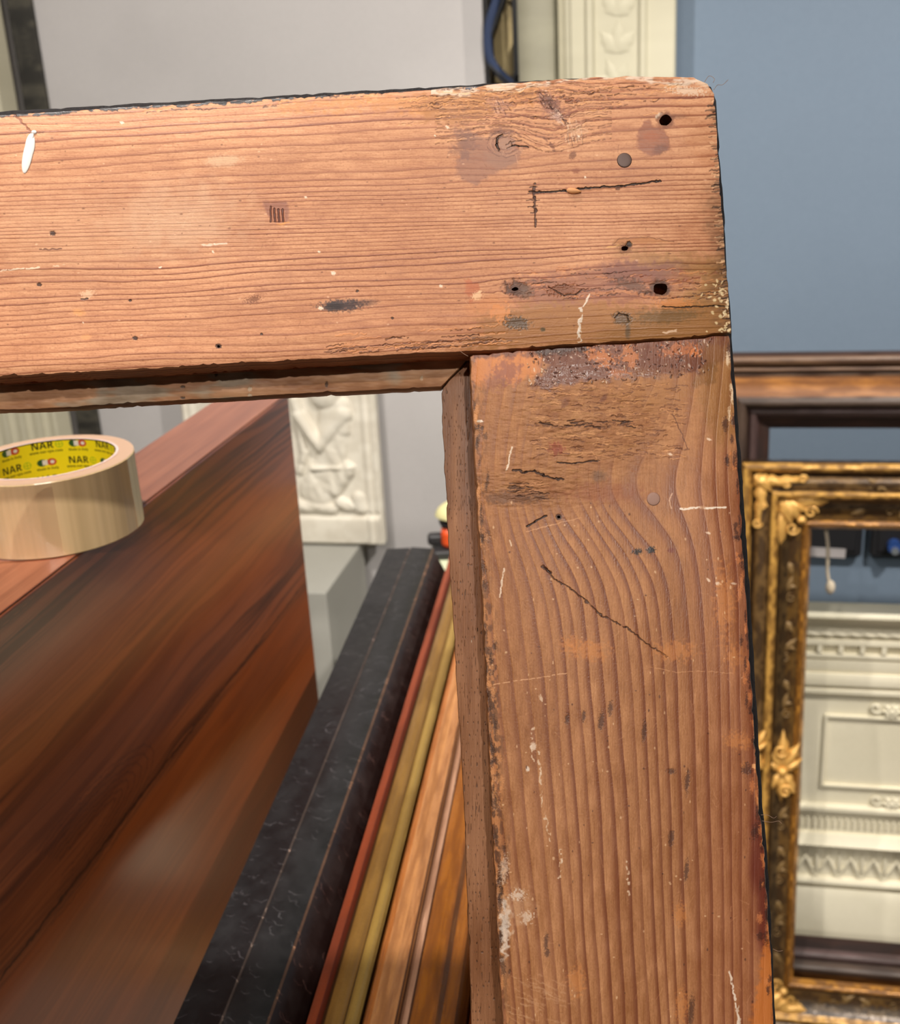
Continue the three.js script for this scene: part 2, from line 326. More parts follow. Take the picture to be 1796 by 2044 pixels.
  T.ell(1372, 182, 34, 8, 0.1, [222, 196, 172], 0.7, 0.4, 0.08, 0.5); T.ell(1404, 166, 18, 10, 0.5, [224, 196, 168], 0.55, 0.5, 0.05, 0.5);
  T.ell(935, 172, 13, 6, 0, [42, 62, 88], 0.9, 0.25, 0.05, 0.3); T.ell(905, 171, 9, 3, 0, [230, 225, 220], 0.95, 0.2, 0.05, 0.2); T.ell(865, 174, 12, 3, 0, [220, 215, 208], 0.9, 0.2, 0.05, 0.3);
  // knots
  T.poly([[903, 256], [940, 262], [965, 276], [985, 262], [1000, 254], [1022, 262], [1038, 300], [1030, 325], [985, 344], [950, 372], [916, 356], [908, 322], [928, 298]], [132, 84, 66], 0.55, 5, 5, 0.02, 0.4);
  T.ell(1000, 320, 32, 18, 0.3, [150, 108, 88], 0.5, 0.4); T.ell(925, 290, 18, 26, 0.4, [110, 72, 62], 0.45, 0.5, 0, 0.5); T.ell(1003, 260, 20, 10, 0, [120, 74, 56], 0.5, 0.3);
  T.ell(1009, 287, 16, 13, 0.2, [166, 122, 98], 0.85, 0.3, -0.1, 0.2); T.line([[996, 300], [990, 288], [994, 276], [1002, 271]], 4, [36, 20, 14], 0.95, -0.6); T.line([[1010, 290], [1018, 282], [1022, 292], [1012, 297]], 2, [90, 56, 42], 0.8, -0.2);
  T.line([[1022, 291], [1036, 291], [1054, 293]], 2.5, [44, 24, 16], 0.9, -0.4); T.line([[1020, 284], [1040, 280]], 1.6, [60, 34, 22], 0.7, -0.2);
  T.ell(995, 208, 24, 15, 0.3, [176, 124, 104], 0.65, 0.5, 0.05, 0.5); for (let i = 0; i < 14; i++) { const x = 978 + R() * 34, y = 196 + R() * 26; T.line([[x, y], [x + 5, y + 9]], 2, R() < 0.5 ? [96, 58, 50] : [214, 172, 152], 0.6, 0.1); }
  T.ell(1100, 213, 17, 33, -0.75, [152, 100, 82], 0.75, 0.4, 0.06, 0.4); for (let i = 0; i < 30; i++) { const t = R(), x = 1078 + t * 46 + R() * 14 - 7, y = 188 + t * 52 + R() * 22 - 11; T.line([[x, y], [x + 4 + R() * 6, y + 10 * R()]], 2, R() < 0.5 ? [74, 44, 38] : [214, 178, 160], 0.7, R() < 0.5 ? -0.25 : 0.2); }
  for (let i = 0; i < 34; i++) { const x = 1128 + R() * 34, y = 232 + R() * 44; T.line([[x, y], [x + R() * 3, y + 6 + R() * 12]], 1.6, R() < 0.65 ? [226, 188, 160] : [120, 78, 58], 0.6, 0.1); }
  T.line([[1085, 272], [1098, 288], [1112, 306]], 5, [124, 76, 58], 0.7, 0, 2, 0.35); T.ell(1143, 310, 6, 8, 0.6, [120, 74, 54], 0.7); T.ell(1149, 341, 8, 5, 0, [140, 78, 54], 0.7);
  for (let i = 0; i < 26; i++) { const y0 = 172 + i * 4.6, p = []; for (let k = 0; k <= 14; k++) { const x = 870 + k * 25, u = (x - 1008) / 60, v = (x - 1100) / 52; p.push([x, y0 - 6 * Math.exp(-u * u) * ((y0 - 230) / 30) - 9 * Math.exp(-v * v) * ((208 - y0) / 26) - (x - 870) * 0.03 + 5 * sn(x / 32 + i * 0.35, i * 0.4, 2)]); } T.line(p, 1.6 + R() * 1.4, i % 3 ? [104, 60, 36] : [224, 164, 112], 0.45, i % 3 ? -0.12 : 0.08, 1, 0.3); }
  T.ell(1098, 206, 9, 22, -0.7, [84, 52, 44], 0.55, 0.5, -0.15, 0.6); T.ell(1112, 232, 12, 9, 0.4, [214, 184, 168], 0.45, 0.5, 0.1, 0.6); T.ell(1152, 262, 16, 14, 0, [214, 172, 140], 0.4, 0.6, 0, 0.6);
  for (let i = 0; i < 5; i++) { const p = []; for (let k = 0; k <= 12; k++) { const a = 0.7 + k / 12 * 5; p.push([1009 + (17 + i * 5) * Math.cos(a), 287 + (13 + i * 3.4) * Math.sin(a)]); } T.line(p, 1.6, i % 2 ? [196, 144, 112] : [96, 58, 44], 0.45, -0.05, 1, 0.3); }
  // red-brown wax stain and nail zone
  T.poly([[1283, 242], [1298, 238], [1302, 252], [1330, 262], [1336, 298], [1297, 312], [1272, 296], [1274, 268]], [128, 66, 42], 0.62, 3, 3, 0.04, 0.35); T.ell(1300, 272, 16, 10, 0, [168, 94, 60], 0.6, 0.5); T.ell(1318, 298, 16, 9, -0.3, [104, 62, 48], 0.5, 0.4);
  T.ell(1316, 231, 9, 5, -0.6, [232, 212, 190], 0.9, 0.3, 0.1); T.ell(1345, 232, 26, 5, 0, [120, 78, 58], 0.4, 0.5); T.ell(1328, 240, 17, 16, 0, [110, 62, 40], 0.7, 0.3, -0.1);
  // crack with splinter and the vertical tick
  T.line([[1056, 383], [1090, 384], [1130, 381], [1152, 377], [1200, 374], [1240, 371], [1318, 361]], 3.2, [44, 22, 12], 0.95, -0.7, 1.2); T.line([[1160, 381], [1238, 375]], 3.5, [150, 92, 56], 0.6, -0.3);
  T.line([[1067, 366], [1066, 395], [1068, 420], [1069, 450]], 6, [66, 36, 24], 0.8, -0.25, 1.6, 0.25); for (const [y, l] of [[373, 14], [386, 20], [399, 24], [412, 18], [424, 12]]) T.line([[1066 - l * 0.6, y + 1], [1066 + l * 0.4, y]], 2, [60, 32, 22], 0.7, -0.15);
  T.ell(1233, 376, 5, 4, 0, [90, 52, 32], 0.8);
  // pocket above the small hole
  T.poly([[1222, 488], [1235, 477], [1290, 474], [1318, 480], [1345, 484], [1300, 486], [1260, 486]], [176, 112, 62], 0.6, 3, 2, -0.06); T.line([[1222, 487], [1236, 476], [1292, 473], [1345, 483]], 1.6, [120, 72, 42], 0.7); T.line([[1212, 493], [1240, 489], [1262, 487]], 2.2, [236, 178, 112], 0.9);
  T.ell(1247, 496, 12, 10, 0, [110, 62, 36], 0.7, 0.4, -0.1); T.ell(1255, 488, 6, 6, 0, [40, 22, 14], 0.9, 0.3, -0.4);
  // wear, wax and glue above the joint
  T.poly([[1230, 500], [1468, 520], [1468, 690], [1180, 690], [1250, 640], [1330, 612], [1400, 560]], [132, 94, 42], 0.55, 26, 10, 0.03, 0.4);
  T.poly([[955, 628], [1100, 600], [1300, 612], [1460, 600], [1460, 680], [1150, 690], [955, 700], [905, 694], [960, 660]], [150, 98, 46], 0.62, 12, 9, 0.02, 0.42);
  T.poly([[1000, 560], [1150, 545], [1230, 520], [1330, 535], [1390, 560], [1290, 600], [1130, 606], [1030, 600]], [128, 72, 54], 0.5, 12, 9, 0, 0.4);
  T.poly([[1205, 528], [1290, 522], [1380, 530], [1300, 560], [1220, 565]], [118, 76, 72], 0.45, 10, 8);
  T.poly([[930, 556], [952, 566], [962, 595], [940, 600], [930, 590]], [176, 82, 46], 0.5, 4, 4); T.ell(952, 590, 12, 7, -0.3, [238, 196, 150], 0.8, 0.4, 0, 0.4); T.ell(1000, 626, 22, 16, 0.6, [220, 140, 80], 0.75, 0.3, 0, 0.5); T.ell(1350, 606, 36, 9, 0, [214, 134, 70], 0.7, 0.5, 0, 0.5); T.ell(975, 610, 40, 18, -0.2, [206, 128, 74], 0.4, 0.6);
  for (let i = 0; i < 90; i++) { const x = 990 + R() * 430, y = 532 + R() * 66, l = 12 + R() * 44; T.line([[x, y], [x + l, y - l * 0.07]], 1 + R() * 2.6, R() < 0.4 ? [62, 34, 24] : R() < 0.6 ? [228, 146, 88] : [150, 84, 60], 0.5, R() < 0.5 ? -0.2 : 0.1, 1.6, 0.35); }
  T.ell(1262, 570, 34, 12, 0.3, [84, 52, 36], 0.6, 0.5, -0.1, 0.5); T.ell(1318, 577, 20, 18, 0, [70, 40, 24], 0.8, 0.35, -0.15); T.line([[1180, 585], [1250, 582], [1300, 594], [1340, 592]], 5, [206, 134, 84], 0.6, 0.05, 2, 0.3);
  T.ell(1032, 576, 24, 15, 0.1, [70, 40, 26], 0.8, 0.4, -0.25, 0.35); T.ell(1050, 582, 14, 12, 0.6, [112, 78, 58], 0.7, 0.4, 0.05, 0.4); T.ell(1125, 580, 26, 11, -0.1, [120, 66, 36], 0.7, 0.4, -0.25, 0.4); T.line([[1095, 572], [1125, 590], [1150, 588], [1160, 580]], 2.5, [60, 32, 18], 0.8, -0.3);
  T.ell(1030, 644, 24, 12, 0.15, [84, 66, 52], 0.8, 0.4, -0.12, 0.4, 0.3); T.ell(1242, 636, 19, 12, 0.2, [96, 74, 56], 0.75, 0.35, -0.1, 0.3, 0.3); T.line([[1228, 634], [1236, 626], [1252, 630], [1256, 642]], 2.4, [58, 40, 30], 0.85, -0.3); T.ell(1253, 662, 5, 14, 0, [70, 58, 44], 0.55, 0.5);
  T.ell(1330, 632, 62, 12, -0.06, [104, 78, 44], 0.55, 0.5, 0, 0.4); T.ell(1083, 658, 5, 4, 0, [78, 62, 30], 0.8);
  T.line([[1176, 588], [1168, 606], [1164, 612]], 3.4, [240, 218, 196], 0.9, 0.08, 1); T.line([[1160, 618], [1158, 640], [1157, 662], [1156, 680]], 8, [232, 214, 198], 0.85, 0.08, 2, 0.45);
  T.line([[1322, 613], [1380, 613], [1425, 611], [1458, 612]], 2, [44, 26, 16], 0.85, -0.4); T.line([[1325, 664], [1350, 660]], 5, [240, 206, 180], 0.7, 0, 1.5, 0.3);
  // split fibres along the lower edge
  for (let i = 0; i < 80; i++) { const x = 640 + R() * 330, y = 742 - x * 0.052 - R() * R() * 46, l = 20 + R() * 60; T.line([[x, y], [x + l, y - l * 0.06 - R() * 3]], 1.2 + R() * 2.2, R() < 0.45 ? [84, 46, 28] : [226, 148, 92], 0.55, R() < 0.5 ? -0.25 : 0.12, 1.4, 0.3); }
  // right end grain, dark grime and flakes
  T.stain(1380, 150, 1480, 700, [84, 56, 34], (x, y) => { const e = 1428 + (y - 200) * 0.074; return ss(-52, -2, x - e + sn(y / 9, x / 16) * 22) * ss(330, 420, y) * 0.55 * (0.4 + 0.9 * vn(x / 7, y / 2.4)); }, -0.04, 0.5);
  for (let i = 0; i < 120; i++) { const y = 200 + R() * 460, e = 1427 + (y - 200) * 0.073, l = 4 + R() * 16; T.line([[e - l, y], [e, y - 1]], 1.5 + R() * 2.5, R() < 0.62 ? [48, 32, 24] : [236, 190, 146], 0.5, R() < 0.5 ? -0.2 : 0.1, 1.5); }
  for (let i = 0; i < 40; i++) { const y = 560 + R() * 110, e = 1440 + (y - 400) * 0.07, x = e - R() * R() * 60; T.ell(x, y, 1.5 + R() * 2, 1.5 + R() * 3, R() * 3, [232, 206, 160], 0.8, 0.3, 0.05); }
  T.line([[1453, 596], [1450, 618], [1442, 632]], 4, [240, 214, 176], 0.85, 0.1, 2, 0.25);
  // marks on the plain part
  T.line([[28, 230], [46, 246], [56, 256], [66, 264]], 5, [128, 72, 46], 0.75, -0.1, 2, 0.15); T.line([[40, 266], [88, 264]], 2, [100, 56, 36], 0.6);
  T.poly([[523, 402], [574, 404], [577, 432], [570, 445], [549, 446], [534, 430]], [136, 78, 56], 0.75, 3, 2, -0.05, 0.35); for (const [x, y0] of [[540, 412], [548, 416], [556, 418], [564, 418]]) { T.line([[x, y0], [x + 1, 443]], 3, [70, 32, 24], 0.8, -0.3, 0.6); T.line([[x + 4, y0 + 4], [x + 5, 442]], 1.8, [206, 146, 118], 0.55, 0.2, 0.6); } T.line([[552, 448], [575, 444]], 3, [220, 146, 70], 0.7);
  T.ell(684, 610, 42, 10, -0.05, [50, 34, 36], 0.86, 0.45, 0, 0.35); T.ell(725, 605, 26, 6, -0.08, [72, 46, 40], 0.5, 0.6); T.ell(668, 612, 16, 9, 0, [40, 26, 24], 0.7, 0.5);
  for (const [x, y, r] of [[436, 691, 6], [260, 600, 3], [713, 581, 3], [78, 568, 5], [106, 466, 6], [270, 675, 5], [522, 667, 3], [783, 635, 3]]) T.ell(x, y, r, r * 0.8, 0, [62, 34, 22], 0.9, 0.3, -0.2);
  T.ell(506, 598, 13, 6, -0.2, [112, 62, 38], 0.7, 0.4, 0, 0.6); T.ell(520, 583, 12, 8, -0.3, [150, 88, 56], 0.4, 0.5, 0, 0.6); T.ell(174, 588, 13, 8, -0.3, [232, 188, 152], 0.7, 0.4, 0, 0.5); T.line([[162, 597], [174, 596]], 3, [60, 34, 24], 0.85, -0.2); T.ell(158, 624, 12, 7, 0.2, [226, 156, 92], 0.6, 0.5); T.ell(172, 673, 10, 5, 0, [232, 160, 104], 0.7, 0.4);
  T.line([[0, 541], [40, 537], [78, 534]], 3, [236, 204, 176], 0.85, 0.03, 0.8, 0.2); T.line([[108, 531], [128, 529]], 3, [228, 190, 158], 0.75, 0, 1, 0.3); T.line([[404, 489], [428, 488], [452, 486]], 4, [236, 202, 178], 0.85, 0.04, 1.2, 0.15); T.line([[80, 498], [122, 497]], 2.4, [92, 52, 34], 0.8);
  for (const [x, y, r] of [[243, 245, 4], [893, 254, 4], [868, 271, 2], [665, 545, 5], [640, 615, 5], [880, 571, 4], [610, 394, 3], [320, 534, 3], [166, 644, 2], [425, 503, 3], [1155, 272, 3], [1168, 354, 3], [637, 503, 3]]) T.ell(x, y, r, r * 0.7, R(), [238, 214, 190], 0.9, 0.3, 0.05, 0.3);
  for (let i = 0; i < 150; i++) { const x = -40 + R() * 1450, y = 240 + R() * 440; T.ell(x, y, 1 + R() * 2.2, 0.8 + R(), 0, R() < 0.5 ? [236, 190, 154] : [104, 60, 38], 0.55, 0.4); }
  for (let i = 0; i < 60; i++) { const x = R() * 1300, y = 260 + R() * 430, l = 6 + R() * 26; T.line([[x, y], [x + l * (R() - 0.2), y + l * (R() - 0.5)]], 1, R() < 0.6 ? [228, 178, 140] : [120, 70, 44], 0.4); }
}
const railMat = railT.out(new THREE.MeshPhysicalMaterial({ side: THREE.DoubleSide }), 2);

// --- stile texture
const stileT = new Tex(900, 650, 1570, 2080, 1.25);
{
  stileT.fill((x, y, o) => {
    const fan = lerp(0.115, 0.012, clamp((x - 985) / 500)), dy = y - 1250, e = dy < 0 ? Math.exp(-(((y - 965) / (y > 965 ? 150 : 200)) ** 2)) : Math.exp(-(((y - 965) / 150) ** 2));
    const a = lerp(lerp(38, 112, ss(950, 1150, x)), 22, ss(1200, 1440, x));
    let g = x - dy * (dy > 0 ? fan : fan * 0.42) + a * e + sn(x / 150, y / 520, 3) * 11 + sn(x / 40, y / 200, 2) * 1.8;
    const ph = g / 25.5 + sn(g / 90, 8.8, 2) * 0.9, id = Math.floor(ph), t = ph - id, str = 0.4 + 0.6 * hash(id, 31);
    const worn = clamp(Math.exp(-(((x - 1190) / 165) ** 2) - (((y - 838) / 88) ** 2)) * 1.5 + Math.exp(-(((x - 1070) / 120) ** 2) - (((y - 972) / 46) ** 2)) * 1.1);
    const L = (ss(0.48, 0.9, t) + 0.25 * ss(0.1, 0.5, t)) * (1 - ss(0.93, 1, t)) * str * (1 - worn * 0.75), fib = vn(x / 1.4, y / 24), fine = vn(x / 1.7, y / 3), big = fbm(x / 90, y / 240, 3), mid = fbm(x / 15, y / 42, 3);
    let r = 172, gg = 115, b = 71; const k = (big - 0.5) * 34 + (mid - 0.5) * 38 + (fib - 0.5) * 18 + (fine - 0.5) * 16; r += k; gg += k * 0.92; b += k * 0.85;
    const Lc = clamp(L * 0.66); r = lerp(r, 112, Lc); gg = lerp(gg, 59, Lc); b = lerp(b, 37, Lc);
    const red = ss(1330, 1500, x) * 0.25 * ss(800, 1000, y); r = lerp(r, 140, red); gg = lerp(gg, 70, red); b = lerp(b, 44, red);
    const wn = (fbm(x / 24, y / 7, 4) - 0.5) * 60 + (vn(x / 4, y / 2.6) - 0.5) * 16; r = lerp(r, 154 + wn, worn * 0.8); gg = lerp(gg, 103 + wn, worn * 0.8); b = lerp(b, 63 + wn * 0.8, worn * 0.8);
    o[0] = r; o[1] = gg; o[2] = b; o[3] = -L * 0.06 + (t > 0.93 ? -0.05 : 0) + (fib - 0.5) * 0.05 + (fine - 0.5) * 0.04 + (big - 0.5) * 0.3 + worn * (fbm(x / 18, y / 6, 3) - 0.5) * 0.7; o[4] = 0.55 - L * 0.12 + (mid - 0.5) * 0.2 + worn * 0.15;
  });
  const T = stileT, R = rng(23);
  // glue and varnish under the joint
  T.poly([[938, 700], [1090, 690], [1460, 662], [1460, 712], [1400, 745], [1300, 752], [1180, 760], [1100, 775], [1060, 770], [1090, 735], [1085, 712], [940, 716]], [104, 62, 50], 0.78, 7, 7, 0.05, 0.22);
  T.poly([[1060, 690], [1180, 680], [1180, 700], [1080, 712]], [66, 46, 40], 0.8, 4, 4, 0.05, 0.15);
  T.poly([[945, 716], [1080, 706], [1072, 745], [1020, 770], [985, 748], [960, 775], [942, 760]], [212, 130, 72], 0.7, 6, 6); T.ell(1012, 740, 24, 22, 0.2, [136, 80, 66], 0.65, 0.4, 0, 0.5); T.ell(985, 765, 14, 18, 0, [140, 84, 68], 0.5, 0.5, 0, 0.5);
  T.ell(1200, 710, 26, 15, 0.3, [198, 118, 64], 0.8, 0.4, 0, 0.6); T.ell(1255, 714, 16, 22, 0, [192, 116, 66], 0.8, 0.35, 0, 0.6); T.ell(1352, 698, 30, 12, -0.1, [186, 110, 66], 0.75, 0.4, 0, 0.6); T.ell(1388, 704, 12, 8, 0, [214, 126, 74], 0.8, 0.4, 0, 0.5); T.ell(1230, 745, 14, 10, 0, [198, 118, 66], 0.6, 0.5, 0, 0.5);
  T.poly([[1400, 690], [1462, 680], [1468, 860], [1430, 900], [1395, 800], [1410, 740]], [146, 100, 50], 0.5, 14, 8, 0, 0.4); T.poly([[1400, 730], [1430, 722], [1432, 760], [1402, 770], [1380, 772]], [122, 82, 46], 0.6, 4, 4, 0.03, 0.3); T.ell(1320, 780, 80, 36, 0, [158, 106, 58], 0.45, 0.6, 0, 0.3);
  for (let i = 0; i < 240; i++) { const x = 1050 + R() * 370, y = 692 + R() * 80 - (x - 1050) * 0.05; T.ell(x, y, 1 + R() * 3, 0.8 + R() * 1.3, R() * 3, R() < 0.3 ? [222, 200, 182] : [60, 36, 32], 0.6, 0.4, R() < 0.6 ? 0.35 : -0.2, 0.3, 0.15); }
  // worn patch: torn cross fibres
  for (let i = 0; i < 330; i++) { const x = 1050 + R() * 300, y = 765 + R() * 150, l = 6 + R() * 24; T.line([[x, y], [x + l, y + (R() - 0.5) * 7]], 1 + R() * 1.6, R() < 0.55 ? [98, 56, 36] : [212, 152, 104], 0.4 + R() * 0.25, R() < 0.5 ? -0.25 : 0.15, 1.4, 0.25); }
  T.line([[1070, 845], [1110, 852], [1150, 848], [1210, 850], [1260, 845]], 5, [86, 52, 36], 0.5, -0.3, 3, 0.35); for (let i = 0; i < 16; i++) { const x = 1072 + R() * 180, y = 838 + R() * 16; T.line([[x, y], [x + 12 + R() * 16, y - 4 + R() * 9]], 2, [58, 34, 24], 0.75, -0.4); }
  T.line([[1024, 938], [1050, 944], [1068, 940], [1086, 950], [1104, 955], [1126, 957]], 3.4, [52, 30, 20], 0.85, -0.6, 1.6); for (let i = 0; i < 60; i++) { const x = 1012 + R() * 66, y = 962 + R() * 38; T.line([[x, y], [x + 8 + R() * 20, y - 3 + R() * 4]], 1.6 + R(), R() < 0.55 ? [60, 36, 26] : [186, 128, 88], 0.6, R() < 0.6 ? -0.4 : 0.1); }
  T.ell(1020, 994, 66, 12, 0, [96, 62, 44], 0.6, 0.6, -0.05, 0.4); T.ell(1210, 985, 70, 18, 0, [140, 78, 50], 0.5, 0.6, 0, 0.4); T.ell(1195, 950, 14, 10, 0, [92, 66, 52], 0.5, 0.5);
  T.line([[1112, 924], [1150, 925], [1196, 919]], 2.6, [50, 28, 18], 0.85, -0.4); T.line([[1140, 912], [1180, 902], [1196, 921]], 2, [206, 146, 96], 0.5); T.ell(1112, 896, 14, 11, 0.4, [134, 58, 42], 0.6, 0.5, 0, 0.5); T.ell(1205, 795, 5, 10, 0.7, [104, 60, 44], 0.6, 0.4); T.ell(1128, 804, 6, 12, 0.6, [108, 62, 40], 0.6, 0.4);
  T.line([[1052, 1051], [1066, 1042], [1090, 1030]], 3, [40, 22, 16], 0.9, -0.4, 0.6); T.line([[1050, 1062], [1100, 1048], [1160, 1034]], 1.6, [226, 168, 122], 0.6); T.ell(1115, 1032, 6, 6, 0, [60, 32, 20], 0.9, 0.3, -0.1, 0.1);
  T.line([[1085, 1130], [1110, 1158], [1140, 1176], [1165, 1196], [1200, 1228], [1250, 1252], [1290, 1285], [1332, 1312]], 2.4, [60, 36, 28], 0.75, -0.35, 1.6, 0.12); T.line([[1082, 1132], [1100, 1144]], 4, [50, 28, 22], 0.7, -0.3);
  T.ell(1272, 1101, 9, 5, 0, [40, 34, 34], 0.85, 0.35, 0.05, 0.5); T.ell(1300, 1098, 8, 6, 0, [36, 30, 32], 0.9, 0.3, 0.05, 0.4); T.ell(1340, 1098, 7, 5, 0, [120, 56, 40], 0.8, 0.4); T.line([[1342, 825], [1358, 860], [1372, 895]], 1.6, [84, 46, 32], 0.7);
  T.line([[1358, 1016], [1400, 1014], [1448, 1013]], 4.4, [242, 222, 202], 0.95, 0.06, 1, 0.1); T.ell(1402, 1013, 6, 4, 0, [180, 128, 92], 0.8, 0.3); T.line([[1342, 985], [1336, 1000], [1340, 1015]], 2, [232, 190, 158], 0.7);
  T.line([[1021, 893], [1016, 912], [1014, 930], [1010, 942]], 3.4, [236, 214, 192], 0.85, 0.04, 1.2, 0.3); T.ell(957, 841, 8, 2.6, 0, [244, 232, 218], 0.95, 0.3, 0.05); T.line([[1006, 1136], [1001, 1158], [1000, 1176], [998, 1192]], 3.4, [232, 206, 182], 0.85, 0.05, 1, 0.25); T.line([[1018, 1080], [1020, 1090]], 3, [230, 200, 170], 0.8);
  for (const [x, y] of [[1432, 1166], [1436, 1165], [1465, 1165], [1414, 1158], [1415, 877], [1338, 907], [1414, 1064]]) T.ell(x, y, 5, 2.4, R(), [236, 206, 180], 0.85, 0.4, 0.04);
  // dirty worn left arris and white scuffs
  T.stain(930, 760, 1020, 2080, (x, y) => { const q = ss(0.4, 0.62, fbm(x / 6, y / 11, 3)); return [lerp(84, 190, q), lerp(52, 124, q), lerp(32, 74, q)]; }, (x, y) => { const e = 940 + (y - 712) * 0.0485; return (1 - ss(4, 34, x - e + sn(y / 24, x / 9) * 15)) * 0.75 * (0.35 + 0.65 * ss(1150, 1350, y)) * (1 - 0.6 * ss(1780, 1900, y)); }, -0.04);
  for (let i = 0; i < 130; i++) { const y = 770 + R() * 1200, e = 941 + (y - 712) * 0.0485; T.ell(e + R() * R() * 26, y, 2 + R() * 3, 4 + R() * 10, 0.05, R() < 0.6 ? [64, 40, 28] : [214, 146, 90], 0.5, 0.5, -0.1, 0.5); }
  T.poly([[1002, 1790], [1010, 1800], [1020, 1830], [1014, 1890], [1005, 1920], [1000, 1860]], [232, 216, 202], 0.75, 5, 6, 0.05); T.ell(1034, 1786, 13, 9, 0, [232, 214, 200], 0.75, 0.5, 0.04, 0.7); T.ell(1052, 1832, 11, 10, 0, [230, 208, 190], 0.7, 0.5, 0.04, 0.7); T.ell(1006, 1735, 8, 24, 0.1, [224, 196, 174], 0.6, 0.5, 0, 0.6); T.ell(1035, 1812, 26, 34, 0, [208, 166, 132], 0.35, 0.6, 0, 0.5);
  for (let i = 0; i < 26; i++) { const x = 1005 + R() * 90, y = 1945 + (i % 7) * 14 + R() * 6; T.line([[x, y], [x + 24 + R() * 40, y + 12 + R() * 14]], 3, [206, 160, 122], 0.3, 0, 1.5, 0.35); }
  for (const pts of [[[1066, 1455], [1060, 1490], [1064, 1520]], [[1076, 1500], [1078, 1545], [1082, 1600], [1090, 1640], [1098, 1675]], [[1120, 1695], [1120, 1720], [1116, 1752]], [[1250, 1720], [1255, 1760], [1256, 1800]], [[1078, 1390], [1082, 1400]]]) T.line(pts, 5, [226, 196, 168], 0.75, 0.04, 2.4, 0.5);
  T.ell(1064, 1490, 6, 8, 0, [230, 204, 180], 0.8, 0.4); T.ell(1053, 1535, 4, 5, 0, [236, 220, 206], 0.8, 0.3);
  T.line([[1456, 1940], [1462, 1968], [1470, 2010], [1477, 2060]], 4, [238, 216, 196], 0.9, 0.05, 1.2, 0.2); T.line([[1472, 2010], [1478, 2060]], 6, [232, 208, 188], 0.7, 0.03, 2, 0.4);
  T.line([[985, 1367], [1040, 1358], [1130, 1344]], 2, [224, 170, 128], 0.75, 0, 0.8, 0.25); T.line([[1290, 1330], [1350, 1342], [1400, 1340], [1470, 1344]], 1.6, [222, 164, 118], 0.5, 0, 1, 0.3);
  for (const [x, y, rx, ry] of [[1175, 1298, 34, 18], [1350, 1300, 34, 16], [1140, 1285, 18, 14], [1466, 1310, 16, 20], [1470, 1480, 20, 14], [1358, 1826, 11, 20], [1490, 1482, 10, 10], [1486, 1528, 6, 6], [1445, 1200, 16, 60], [1150, 1960, 14, 24], [1360, 2010, 10, 30]]) T.ell(x, y, rx, ry, 0, [208, 132, 70], 0.55, 0.6, 0, 0.6);
  for (const [x, y, rx, ry] of [[1218, 1415, 4, 14], [1340, 1672, 5, 16], [1370, 1740, 4, 20], [1092, 1902, 5, 8], [1090, 1880, 4, 14], [1200, 1440, 5, 18], [1286, 1460, 4, 20], [1372, 1560, 4, 20], [1340, 1540, 8, 5], [1132, 1436, 4, 10], [1165, 1430, 3, 10], [1380, 2020, 5, 30], [1490, 1536, 8, 12]]) T.ell(x, y, rx, ry, 0.08, [70, 42, 32], 0.65, 0.5, -0.1, 0.4);
  for (let i = 0; i < 300; i++) { const x = 960 + R() * 570, y = 1000 + R() * 1040; if (R() < 0.5) T.ell(x, y, 0.8 + R() * 1.6, 1 + R() * 2.4, 0, R() < 0.65 ? [236, 196, 156] : [74, 42, 30], 0.6, 0.4, 0.03); else { const l = 6 + R() * 26, a = R() * 3.14; T.line([[x, y], [x + l * Math.cos(a) * 0.6, y + l * Math.sin(a)]], 1, [224, 168, 122], 0.32, 0, 1); } }
  // right arris: dark red varnish, then bare orange wood
  T.stain(1380, 900, 1570, 1960, (x, y) => [102, 44, 34], (x, y) => { const e = 1440 + (y - 420) * 0.0655; return ss(-34, -10, x - e + sn(y / 60, 2) * 10) * (0.25 * ss(900, 1100, y) + 0.6 * ss(1580, 1660, y)) * (1 - ss(1870, 1930, y)) * 0.95; }, 0.02, 0.3);
  T.poly([[1532, 1850], [1542, 1900], [1548, 2080], [1490, 2080], [1508, 1990], [1520, 1920]], [208, 118, 48], 0.75, 6, 5);
  for (let i = 0; i < 100; i++) { const y = 690 + R() * 1300, e = 1440 + (y - 420) * 0.0655; T.ell(e - R() * R() * 26, y, 1.5 + R() * 4, 3 + R() * 11, 0, y < 900 && R() < 0.5 ? [238, 212, 180] : R() < 0.5 ? [216, 132, 76] : [64, 36, 28], 0.65, 0.5, 0.04, 0.5); }
  T.poly([[1508, 1590], [1522, 1600], [1526, 1630], [1512, 1615]], [226, 148, 88], 0.9, 3, 2, -0.1); T.ell(1506, 1530, 5, 5, 0, [236, 170, 112], 0.9, 0.3);
}
const stileMat = stileT.out(new THREE.MeshPhysicalMaterial({ side: THREE.DoubleSide }), 2);

